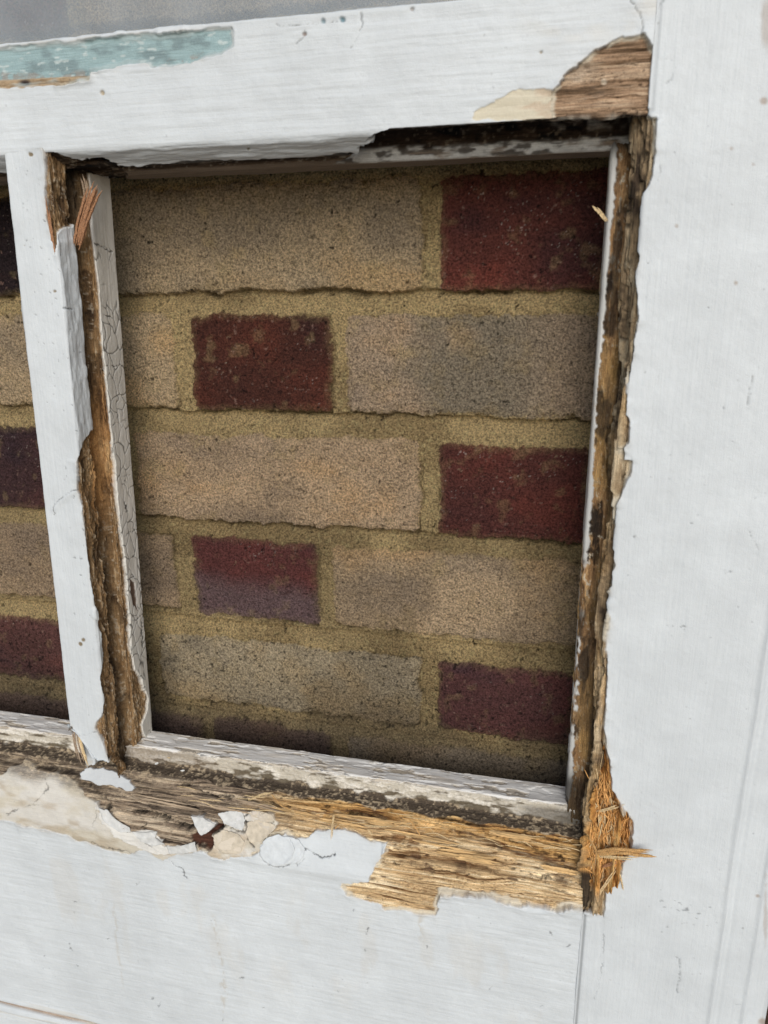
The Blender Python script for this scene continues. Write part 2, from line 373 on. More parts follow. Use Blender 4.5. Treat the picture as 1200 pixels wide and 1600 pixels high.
    pk = ss(.92, 1.05, fbm(X * .3, Z * .3, 3, 66)); c = c * (1 - .75 * pk)[..., None]; h = h - pk * .9
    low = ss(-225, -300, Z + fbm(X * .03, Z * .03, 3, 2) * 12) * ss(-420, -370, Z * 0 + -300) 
    c = c * (1 - .25 * ss(-60, -200, Z) * (c[..., 0] > .22) * (1 - ss(-.3, .4, fbm(X * .02, Z * .02, 2, 90))))[..., None]; c = mix(c, C3(.20, .155, .11), .35 * ss(-290, -312, Z + fbm(X * .03, Z * .03, 3, 2) * 14)); c = c * (1 - .3 * ss(-250, -310, Z + fbm(X * .03, Z * .03, 3, 2) * 20))[..., None]            # shade behind the door painted in: darker and browner near the foot
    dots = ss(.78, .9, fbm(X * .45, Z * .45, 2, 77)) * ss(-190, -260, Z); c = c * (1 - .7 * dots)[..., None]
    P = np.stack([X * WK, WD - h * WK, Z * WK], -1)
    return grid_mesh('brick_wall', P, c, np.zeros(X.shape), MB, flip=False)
wall = build_wall(); wall['kind'] = 'thing'
tag(wall, 'old brick wall of tan and dark red bricks with yellowish mortar behind the door', 'brick wall')
# body of the wall behind its face
def slab(name, x0, x1, y0, y1, z0, z1, mat, parent=None, bev=0):
    import bmesh
    bm = bmesh.new(); bmesh.ops.create_cube(bm, size=1)
    for v in bm.verts:
        v.co.x = (x0 + x1) / 2 * MM + v.co.x * (x1 - x0) * MM; v.co.y = (y0 + y1) / 2 * MM + v.co.y * (y1 - y0) * MM; v.co.z = (z0 + z1) / 2 * MM + v.co.z * (z1 - z0) * MM
    if bev: bmesh.ops.bevel(bm, geom=bm.edges[:], offset=bev * MM, segments=3, affect='EDGES')
    me = bpy.data.meshes.new(name); bm.to_mesh(me); bm.free(); return link(name, me, mat, parent, smooth=False)
slab('core', -1100, 800, WD + 9, WD + 115, -1050, 900, MB, wall)
g = slab('ground', -6000, 6000, -6000, 6000, -1110, -1050, M_GND); tag(g, 'grey paving on which the door and wall stand', None, 'structure')

# ------------------------------------------------------------------ top rail (glazing rail under the upper pane)
def sweep(pr2, tv, axis, extra=None):
    n = len(tv); m = len(pr2); P = np.zeros((n, m, 3)); P[..., 1] = pr2[None, :, 1]
    if axis == 'X': P[..., 0] = tv[:, None]; P[..., 2] = pr2[None, :, 0]
    else: P[..., 2] = tv[:, None]; P[..., 0] = pr2[None, :, 0]
    return P

def rail_top():
    A = [(112.5, 44), (112.5, 17), (112.5, 0), (64.8, 0), (62.8, 1.2), (57.6, 13.5), (57.2, 15), (64, 16), (64, 22.5), (57.0, 23.6), (55.5, 27), (55.5, 43.7), (63, 43.7), (112.5, 43.7)]
    B = [(112.5, 44), (112.5, 17), (112.5, 0), (65.4, 0), (65.0, 1.5), (67.5, 7), (69, 12), (69, 16), (69, 22.5), (59.5, 23.6), (55.5, 27), (55.5, 43.7), (63, 43.7), (112.5, 43.7)]
    tv = ticks((-720, -330, 6), (-330, 27, .5))
    def st(z, y): return 8 if y > 40 and z > 64 else (3 if y > 17 and z > 100 else .45)
    qa, s = resample(A, st, .45); LB = np.r_[0, np.cumsum(np.hypot(*np.diff(np.array(A, float), axis=0).T))]
    b_ = np.array(B, float); qb = np.stack([np.interp(s, LB, b_[:, 0]), np.interp(s, LB, b_[:, 1])], 1)
    # smooth B like A
    ker = np.exp(-np.linspace(-1.5, 1.5, 5) ** 2); ker /= ker.sum()
    for i in (0, 1): qb[2:-2, i] = np.convolve(qb[:, i], ker, 'valid')
    PA = sweep(qa, tv, 'X'); PB = sweep(qb, tv, 'X')
    T = np.repeat(tv[:, None], len(s), 1); Sx = np.repeat(s[None], len(tv), 0)
    ua, va = PIX(PA)
    broke = psd([(640, 150), (612, 196), (590, 214), (574, 226), (556, 240), (520, 262), (1200, 262), (1200, 150)], ua, va) + fbm(T * .2, Sx * .3, 3, 2) * 6
    k = ss(-3, 3, broke)[..., None]
    P = PA * (1 - k) + PB * k
    sk = Skin(P, T, Sx); sk.U = ua; sk.V = va * (1 - k[..., 0]) + PIX(PB)[1] * k[..., 0]
    z = P[..., 2]; y = P[..., 1]
    soff = (y > .6)
    # groove + bare wood of the glazing rebate, stop
    rc, rh = rot(T, Sx, 101, C3(.10, .065, .04), C3(.25, .18, .12), C3(.012, .009, .008))
    inner = ss(14.3, 15.2, y) * (z < 100)
    sk.lay(inner, rc * .8, rh * .4)
    stop = ss(23.2, 24.2, y) * (z < 63)
    sk.lay(stop, np.broadcast_to(C3(.20, .155, .115), sk.sh + (3,)), fbm(T * .05, Sx * .3, 3, 7) * .2, .6)
    # broken stretch
    bk = k[..., 0] * ss(.12, .5, y) * (z < 100)
    sk.lay(bk * (1 - stop), rc * C3(.28, .26, .25), rh * .6)
    crust = bk * ss(62.5, 61.0, z + fbm(T * .05, Sx * .02, 3, 54) * 2) * ss(22.9, 23.4, y) * ss(27.5, 26, y) * ss(-.75, -.2, fbm(T * .06, Sx * .3, 4, 55))
    sk.lay(crust, mix(np.broadcast_to(C3(.55, .55, .53), sk.sh + (3,)), C3(.10, .09, .08), ss(-.05, .5, fbm(T * .12, Sx * .5, 4, 56))), fbm(T * .2, Sx * .4, 3, 57) * .5, .5)
    # paint edge of the white moulding near the glazing bar
    lft = psd([(60, 226), (100, 242), (118, 250), (150, 250), (168, 252), (184, 258), (192, 268), (235, 300), (60, 300)], sk.U, sk.V) + sk.e * 1.1
    kl = ss(-1, 1, lft) * ss(.4, 1., y) * (z < 100)
    sk.lay(kl, rc * .55, rh - 1.6)
    sk.h -= kl * 2.5 * ss(110, 150, sk.U) * ss(12, 4, np.abs(y - 12))
    # lower lip of paint, ragged
    lip = ss(.0, 1.2, (y - 12.6 + fbm(T * .12, Sx * .02, 3, 8) * 1.6)) * (y < 15) * (1 - k[..., 0]) * (z < 100)
    sk.lay(lip * .9, rc * .3, -.8)
    # old teal paint under the lost white, with a strip of bare timber
    teal = [(-60, 78), (0, 74), (60, 68), (150, 60), (220, 52), (300, 48), (362, 42), (363, 72), (346, 86), (310, 92), (295, 98), (262, 103), (236, 107), (231, 100), (200, 100), (175, 108), (145, 113), (140, 126), (90, 134), (0, 138), (-60, 142)]
    front = (y < .6)
    kt, dt = sk.region(teal, front * 1., .7); 
    tcol = mix(np.broadcast_to(C3(.315, .435, .445), sk.sh + (3,)), C3(.22, .30, .31), ss(0, .8, fbm(T * .1, Sx * .2, 4, 31)))
    tcol = mix(tcol, C3(.50, .58, .57), ss(.45, .8, fbm(T * .2, Sx * .6, 3, 32)))
    bl = np.interp(sk.U, [-60, 0, 140, 175, 235, 345, 365], [118, 117, 113, 102, 99, 84, 80])
    grit = ss(-5, 3, sk.V - bl + sk.e * 2); tcol = mix(tcol, C3(.30, .28, .25), grit * .75 * ss(-.2, .3, fbm(T * .4, Sx * .5, 3, 36)))
    wc, wh = timber(T, Sx, GREY, 41)
    wstrip = ss(0, 3, sk.V - np.interp(sk.U, [-60, 140, 150, 400], [126, 116, 140, 140])); tcol = mix(tcol, mix(wc, PINE[1], .35), wstrip)
    kn = ss(8, 2, np.hypot((sk.U - 38) * .6, sk.V - 129)); tcol = mix(tcol, C3(.05, .035, .03), kn)
    paint_relief(sk, kt, dt, .45, .3); sk.lay(kt, tcol, -1.3 + wh * .3 * wstrip + fbm(T * .3, Sx * .3, 3, 38) * .25 * grit, .35)
    # cream undercoat and bare brown timber at the corner
    cr, dc = sk.region([(735, 187), (742, 173), (770, 155), (812, 138), (860, 138), (874, 150), (872, 190)], front * 1., 1.1)
    sk.lay(cr, np.broadcast_to(C3(.66, .60, .46), sk.sh + (3,)), -.5, .1)
    cr2 = cr * ss(-.1, .5, fbm(T * .15, Sx * .3, 4, 43) + (sk.U - 840) / 60); sk.c = mix(sk.c, C3(.55, .42, .30), cr2 * .7)
    corner = [(863, 190), (861, 168), (864, 140), (882, 117), (930, 80), (962, 62), (1006, 55), (1032, 90), (1032, 200), (870, 200)]
    kc, dcn = sk.region(corner, front * 1., 1.0)
    cc, ch = timber(T, Sx, (C3(.13, .08, .045), C3(.36, .235, .145), C3(.50, .36, .24)), 47, .03, .5)
    cc = mix(cc, C3(.50, .42, .33), .45 * ss(.1, .7, fbm(T * .08, Sx * .25, 4, 48)) * ss(960, 900, sk.U))
    cc = mix(cc, C3(.60, .50, .38), ss(6, 3, np.hypot(sk.U - 944, sk.V - 126)))
    edgek = np.exp(-(np.clip(dcn, 0, 99) / 2.4) ** 2)
    paint_relief(sk, kc, dcn, .6, .7); sk.lay(kc, mix(cc, C3(.05, .035, .025), edgek * (.35 + .5 * ss(-.3, .3, fbm(T * .1, Sx * .1, 2, 46)))), -1.3 + ch * .45)
    rim(sk, kt, dt, C3(.60, .62, .61), 3.0, 601); rim(sk, kt, dt - 5, C3(.42, .50, .50), 2.0, 602, .5); rim(sk, kc, dcn, C3(.62, .56, .44), 5.0, 603, .8)
    # chips, cracks, drips
    for (u, v, r, col) in ((505, 33, 5, C3(.24, .31, .34)), (535, 31, 7, C3(.17, .27, .31)), (476, 53, 5, C3(.34, .29, .27)), (160, 145, 3, C3(.45, .38, .28)), (644, 14, 4, C3(.4, .38, .36)), (388, 233, 3, C3(.3, .27, .2)), (845, 82, 3, C3(.45, .40, .33))):
        kk = ss(r, r * .45, np.hypot(sk.U - u, sk.V - v) + sk.e * .8) * front if v < 200 else ss(r, r * .45, np.hypot(sk.U - u, sk.V - v)); sk.lay(kk, np.broadcast_to(col, sk.sh + (3,)), -.7, .4)
    f1 = front * 1.
    for ln, w in ((((564, 20), (565, 36), (560, 54), (548, 74)), 1.1), (((360, 42), (366, 50), (364, 66)), 1.), (((430, 40), (460, 41), (500, 36), (540, 33)), .9), (((476, 46), (472, 60), (462, 68)), 1.2), (((1003, 57), (1004, 40), (998, 20), (985, 0)), 1.1)):
        sk.crack(ln, w, .5, .45, 1.5, f1)
    sk.c = mix(sk.c, C3(.68, .63, .53), f1 * .35 * ss(.0, .6, fbm(T * .03, Sx * .08, 4, 91)) * ss(780, 900, sk.U) * ss(110, 40, sk.V) * (1 - sk.w))
    undulate(sk, .3); sk.h += (1 - sk.w) * fbm(T * .03, Sx * .35, 4, 97) * .16
    sk.h += (1 - sk.w) * (y > .8) * (fbm(T * .05, Sx * .25, 4, 98) * .55)
    return sk.done('top_rail', MH, door, True)
top_rail = rail_top()

# ------------------------------------------------------------------ bottom rail (rotten weathered rail)
def rail_bottom():
    A = [(-700, 44), (-700, 3), (-537, 3), (-535, 1.5), (-531, -1.2), (-527, -.6), (-525.4, 1.6), (-524, 1.4), (-521.5, -.3), (-517, .5), (-345, 0), (-343.0, .3), (-332, 3.2), (-322, 7), (-312, 12), (-308, 14), (-306.8, 15.2), (-306.2, 23.5), (-304.5, 24.2), (-296, 24.8), (-294.2, 25.6), (-294.8, 44), (-310, 44.2)]
    A[0] = (-700, 43)
    tv = ticks((-720, -400, 4), (-400, -300, .6), (-300, 26.95, .42))
    def st(z, y): return 4 if z < -545 else (8 if y > 43.9 else (.42 if z > -405 else .6))
    q, s = resample(A, st, .5); P = sweep(q, tv, 'X')
    T = np.repeat(tv[:, None], len(s), 1); Sx = np.repeat(s[None], len(tv), 0)
    sk = Skin(P, T, Sx); z = P[..., 2]; y = P[..., 1]; U, V = sk.U, sk.V
    # exposed slope: everything above the white paint edge
    bare = [(-120, 1100), (-120, 1262), (0, 1281), (60, 1294), (120, 1312), (200, 1336), (226, 1327), (240, 1336), (255, 1345), (266, 1338), (318, 1330), (328, 1336), (345, 1342), (370, 1338), (404, 1334), (408, 1320), (424, 1306), (446, 1303), (462, 1310), (478, 1311), (492, 1299), (516, 1296), (545, 1297), (563, 1304), (580, 1314), (606, 1316), (600, 1330), (592, 1343), (583, 1362), (575, 1378), (533, 1381), (532, 1386), (545, 1400), (575, 1410), (592, 1416), (600, 1424), (640, 1425), (680, 1430), (684, 1420), (681, 1414), (688, 1396), (730, 1402), (770, 1406), (800, 1415), (842, 1419), (868, 1425), (892, 1420), (960, 1432), (960, 1100)]
    kb, db = sk.region(bare, None, .7)
    kb = np.maximum(kb, ss(-309, -307.5, z))
    gw, gh = timber(T, Sx, GREY, 201); pw, ph_ = timber(T, Sx, PINE, 231); ow, oh = timber(T, Sx, ORNG, 261, .028, .7)
    wc = mix(gw, pw, ss(380, 520, U + fbm(T * .03, Sx * .1, 3, 5) * 60 - (1290 - V) * .8))
    lighten = ss(330, 500, U - (1260 - V) * 2.0); wc = mix(wc, ow, lighten * ss(14, -14, V - np.interp(U, [400, 560, 735, 780, 850, 915], [1262, 1283, 1306, 1324, 1350, 1370]) + sk.e * 3))
    wh = mix(gh[..., None], ph_[..., None], ss(380, 520, U))[..., 0]
    # decayed upper slope undulates in long ridges
    ridge = fbm(T * .009, Sx * .13, 3, 270) * 1.8 + fbm(T * .02, Sx * .35, 3, 277) * .9
    paint_relief(sk, kb, db, .35, .35)
    flatp = ss(1330, 1390, V + (U - 600) * -.08)     # the clean split lower face
    sk.lay(kb, wc, -1.7 + wh * (1 - .45 * flatp) + ridge * (1 - .8 * flatp) * .8, 1)
    # the paler split face bottom right is worn thin and blotched
    sp = kb * ss(.65, .95, fbm(T * .09, Sx * .4, 4, 281)) * ss(560, 600, U) * ss(1300, 1320, V); sk.lay(sp * .85, np.broadcast_to(C3(.10, .05, .028), sk.sh + (3,)), None, 1); sk.h -= sp * .8
    gl = np.interp(U, [600, 700, 735, 780, 850, 915], [1292, 1298, 1306, 1324, 1350, 1370])
    dg = V - gl + sk.e * .8; kk = kb * ss(640, 720, U)
    sk.h -= kk * 1.8 * np.exp(-((dg + 2) / 3.2) ** 2); sk.c = mix(sk.c, C3(.09, .045, .022), kk * .7 * np.exp(-((dg + 2) / 2.4) ** 2)); sk.h -= kk * .9 * ss(0, 6, dg) 
    for ln, w, dp in ((((590, 1252), (650, 1268), (720, 1283), (800, 1312), (870, 1338), (912, 1352)), 2.2, 1.6), (((455, 1238), (500, 1256), (540, 1270), (600, 1283)), 2.6, 2.2), (((440, 1245), (480, 1250), (520, 1262)), 1.6, 1.2), (((250, 1215), (330, 1240), (400, 1254), (450, 1262)), 2., 1.5), (((690, 1330), (760, 1348), (840, 1372), (910, 1390)), 1.3, .8), (((600, 1345), (660, 1356), (730, 1368)), 1.2, .7), (((820, 1300), (870, 1312), (915, 1326)), 1.6, 1.)):
        sk.crack(ln, w, dp, .22, 3.5)
    rim(sk, kb * (V > 1255), db, C3(.66, .60, .48), 4.0, 604, .85)
    # rust-brown rotten spots
    for (u, v, r) in ((620, 1312, 14), (640, 1318, 10), (700, 1338, 7), (724, 1362, 10), (740, 1366, 7), (672, 1360, 6), (652, 1345, 6), (880, 1376, 9), (895, 1372, 6), (712, 1326, 6)):
        kk = ss(r, r * .3, np.hypot((U - u) * .7, V - v) + sk.e * 2.2) * kb; sk.lay(kk * .6, np.broadcast_to(C3(.22, .095, .03) if r > 9 and u < 650 else C3(.09, .048, .028), sk.sh + (3,)), None, 1); sk.h -= kk * .9
    # the weathered grey part by the glazing bar: a deep split and red-brown decay
    for ln, w, dp in ((((164, 1263), (200, 1270), (232, 1274), (262, 1282), (285, 1290), (306, 1297)), 2.6, 4.), (((100, 1208), (130, 1225), (150, 1238), (165, 1244)), 1.8, 1.6), (((165, 1236), (168, 1250), (162, 1266), (172, 1280), (196, 1296)), 1.6, 1.5), (((285, 1255), (310, 1270), (340, 1285), (355, 1296)), 1.8, 1.6), (((180, 1243), (230, 1247), (280, 1262)), 1.2, .9), (((-20, 1178), (40, 1188), (100, 1203)), 2., 1.5)):
        sk.crack(ln, w, dp, .08, 3)
    kk, _ = sk.region([(298, 1305), (320, 1298), (340, 1288), (352, 1292), (338, 1308), (336, 1326), (328, 1330), (318, 1318), (308, 1326), (300, 1318)], kb, .6); sk.lay(kk, np.broadcast_to(C3(.075, .03, .018), sk.sh + (3,)), None, 1); sk.h -= kk * 2.0
    # filler / undercoat left on the slope
    fc = mix(np.broadcast_to(C3(.60, .55, .45), sk.sh + (3,)), C3(.66, .63, .57), ss(-.3, .5, fbm(T * .04, Sx * .08, 4, 290)))
    fc = mix(fc, C3(.42, .33, .22), .55 * ss(.2, .8, fbm(T * .05, Sx * .12, 4, 291) + ss(1255, 1300, V) * .4))
    cream = [(-120, 1200), (0, 1214), (14, 1201), (30, 1196), (40, 1187), (52, 1193), (62, 1202), (92, 1206), (112, 1216), (126, 1231), (138, 1244), (150, 1256), (158, 1278), (176, 1290), (204, 1304), (246, 1306), (242, 1318), (262, 1328), (308, 1318), (316, 1334), (262, 1344), (236, 1350), (180, 1345), (60, 1300), (-120, 1275)]
    kc, dc = sk.region(cream, kb, .9); lumps = fbm(T * .09, Sx * .14, 4, 295) * .5
    sk.lay(kc, fc, -.1 + lumps + .35 * np.exp(-np.clip(dc, 0, 99) / 3), .12)
    wl, dw = sk.region([(150, 1256), (172, 1276), (184, 1290), (206, 1300), (247, 1297), (244, 1308), (266, 1324), (306, 1314), (309, 1330), (256, 1338), (216, 1324), (182, 1308), (160, 1284)], kb, 1.2)
    sk.lay(wl, np.broadcast_to(C3(.76, .74, .69), sk.sh + (3,)), .3 + lumps * 1.5, .05)
    for ln in (((120, 1312), (160, 1322), (205, 1334)), ((72, 1215), (76, 1230), (66, 1240), (52, 1256)), ((10, 1272), (40, 1262), (60, 1258)), ((160, 1250), (152, 1270), (142, 1292)), ((228, 1318), (238, 1326), (250, 1330), (262, 1326), (290, 1326), (308, 1318))): sk.crack(ln, 1.0, .6, .35, 2.5, kc)
    crust = [(341, 1270), (362, 1267), (400, 1267), (428, 1272), (434, 1286), (424, 1300), (412, 1312), (404, 1332), (370, 1338), (342, 1342), (326, 1332), (338, 1318), (332, 1304), (352, 1292)]
    cv = fbm(T * .16, Sx * .2, 3, 299)
    k2, d2 = sk.region(crust, kb, 1.0); sk.lay(k2, mix(fc, C3(.58, .46, .33), .4 * ss(0, .6, cv)), .5 + cv * .8 + .4 * np.exp(-np.clip(d2, 0, 99) / 3), .12)
    k3, d3 = sk.region([(299, 1274), (318, 1275), (338, 1286), (330, 1296), (316, 1304), (307, 1291)], kb, .7); sk.lay(k3, np.broadcast_to(C3(.74, .73, .70), sk.sh + (3,)), .9, .05)
    k4, d4 = sk.region([(341, 1269), (378, 1267), (384, 1280), (382, 1298), (366, 1292), (352, 1286)], kb, .8); sk.lay(k4, np.broadcast_to(C3(.68, .68, .67), sk.sh + (3,)), .9, .05)
    k5, d5 = sk.region([(333, 1306), (350, 1294), (372, 1300), (384, 1314), (376, 1332), (350, 1332), (336, 1322)], kb, .7); sk.lay(k5, np.broadcast_to(C3(.68, .60, .49), sk.sh + (3,)), 1.0, .05)
    for ln in (((384, 1280), (388, 1296), (386, 1310), (394, 1322)), ((356, 1290), (372, 1298), (386, 1300)), ((392, 1268), (380, 1278), (392, 1284), (404, 1282)), ((404, 1282), (420, 1288), (430, 1284)), ((340, 1270), (352, 1290), (333, 1302), (338, 1318))): sk.crack(ln, 1.3, 1.3, .18, 2.0, kb)
    # white paint patch at the foot of the glazing bar
    k6, d6 = sk.region([(122, 1200), (150, 1198), (176, 1206), (196, 1215), (209, 1228), (205, 1236), (170, 1229), (146, 1226), (128, 1216)], ss(-345, -344, z), 1.3)
    sk.lay(k6, np.broadcast_to(C3(.60, .62, .63), sk.sh + (3,)), .2 + .3 * np.exp(-np.clip(d6, 0, 99) / 3) + fbm(T * .08, Sx * .1, 3, 9) * .5, 0)
    # rebate floor: black mould and grit
    fl = ss(14.4, 15.2, y + fbm(T * .08, Sx * .1, 3, 305) * 1.3) * (z > -330) * ss(25.2, 24.4, y)
    grit = fbm(T * .6, Sx * .6, 4, 306)
    fcx = mix(np.broadcast_to(C3(.10, .075, .052), sk.sh + (3,)), C3(.42, .33, .22), ss(.0, .75, grit + .5 * fbm(T * .06, Sx * .2, 3, 307)))
    fl = fl * (1 - k6); sk.lay(fl, fcx, grit * .5 + fbm(T * .1, Sx * .15, 3, 308) * .5, 1)
    # upper slope next to the rebate is dark too on the left
    ud = kb * ss(-330, -312, z + fbm(T * .05, Sx * .1, 3, 309) * 6) * (y < 15) * ss(330, 200, U) * .75 * (1 - k6); sk.lay(ud, mix(fcx, gw, .3), None, 1)
    # putty crust on the front of the stop
    st_ = ss(-305.5, -304.0, z + fbm(T * .1, Sx * .1, 3, 310) * 1.8) * (y > 22)
    cw = fbm(T * .07, Sx * .3, 4, 312) + fbm(T * .8, Sx * .8, 2, 318) * .35; cc = mix(np.broadcast_to(C3(.55, .50, .41), sk.sh + (3,)), C3(.76, .71, .62), ss(-.2, .5, cw)); cc = mix(cc, C3(.15, .12, .08), ss(.1, .7, fbm(T * .1, Sx * .35, 4, 313) + ss(-299, -305, z) * .45 - .15))
    dk = ss(420, 230, U + fbm(T * .05, Sx * .1, 3, 314) * 50) * (U > 190) * .5; cc = mix(cc, C3(.16, .105, .065), dk)
    cc = mix(cc, C3(.09, .075, .055), .75 * ss(780, 860, U + cw * 30) * ss(-296, -299, z)); 
    sk.lay(st_, cc, cw * .6 + grit * .3, .35)
    top = ss(-295.9, -295.0, z + fbm(T * .1, Sx * .05, 3, 315) * .8) * (y > 24); wt_ = mix(np.broadcast_to(C3(.82, .80, .76), sk.sh + (3,)), C3(.62, .53, .41), .5 * ss(.1, .7, fbm(T * .03, Sx * .5, 4, 316)))
    sk.lay(top, wt_, fbm(T * .04, Sx * .15, 3, 317) * .25 - .5 * ss(.2, .5, fbm(T * .08, Sx * .3, 3, 319)), .1)
    chipk = top * ss(.25, .5, fbm(T * .07, Sx * .3, 4, 320) + .5 * ss(26.5, 25, y)); sk.lay(chipk * .8, mix(np.broadcast_to(C3(.50, .42, .31), sk.sh + (3,)), C3(.25, .20, .14), ss(0, .6, grit)), None, .5); sk.h -= chipk * .5
    sk.crack(((296, 1172), (330, 1180), (380, 1184), (440, 1196), (500, 1204), (560, 1215)), 1.1, .6, .2, 3, top * .9)
    left = ss(240, 225, U); 
    # curled round flake and cracks in the white; the arc also paints its shadow
    for ln, w in ((((406, 1322), (406, 1336), (415, 1347), (432, 1353), (449, 1351), (459, 1347), (467, 1351), (476, 1342)), 1.3), (((470, 1325), (484, 1330), (500, 1340), (514, 1340), (524, 1334)), 1.), (((262, 1342), (272, 1354), (284, 1358), (288, 1370), (296, 1372)), .7)):
        sk.crack(ln, w, .9, .15, 1.0, 1 - kb)
    disc = ss(2, -6, np.hypot((U - 440) / 33, (V - 1328) / 24) * 28 - 28) * (1 - kb); sk.h += disc * (1.0 + .5 * np.clip((V - 1328) / 20, -1, 1))
    w = (1 - sk.w)
    cres = np.exp(-((z + 348.5) / 4) ** 2) * w * (1 - kb); sk.h += cres * (.7 + .6 * fbm(T * .02, Sx * .02, 3, 330))
    sk.c = mix(sk.c, C3(.60, .52, .40), w * .35 * ss(.35, .8, fbm(T * .05, Sx * .02, 4, 331)) * ss(-350, -380, z) * ss(-480, -420, z) * 0.4)
    for x0, zz0, zz1, a in ((-205, -395, -500, .5), (-282, -400, -490, .35), (-66, -352, -400, .5)):      # run marks
        sk.c = mix(sk.c, C3(.50, .45, .36), w * a * np.exp(-((T - x0 + fbm(T * .1, Sx * .05, 2, 332) * 2) / 1.6) ** 2) * ss(zz1, zz1 + 30, z) * ss(zz0, zz0 - 10, z) * ss(-.2, .4, fbm(T * .6, Sx * .25, 3, 333)))
    # bare line along the lower bead
    bl = np.exp(-((z + 525.2 + fbm(T * .05, Sx * .01, 2, 3) * .5) / .9) ** 2); sk.lay(bl * .85, np.broadcast_to(C3(.33, .21, .12), sk.sh + (3,)), -.4, 1)
    sk.c = mix(sk.c, C3(.62, .58, .50), .5 * ss(-512, -520, z) * ss(-.3, .5, fbm(T * .02, Sx * .3, 3, 334)) * w)
    rng = random.Random(3)
    for _ in range(46):       # scratches and specks
        u0 = rng.uniform(0, 900); v0 = 1320 + (u0 * .13) + rng.uniform(20, 260); a = rng.uniform(0, 3.1); l = rng.choice((1, 1, 2, 5, 8))
        sk.crack(((u0, v0), (u0 + math.cos(a) * l, v0 + math.sin(a) * l)), rng.uniform(.7, 1.3), .25, .4, .5, w)
    undulate(sk, .3); sk.h += (1 - sk.w) * (z < -345) * fbm(T * .05, Sx * .45, 4, 340) * .12
    return sk.done('bottom_rail', MH, door, False)
bottom_rail = rail_bottom()

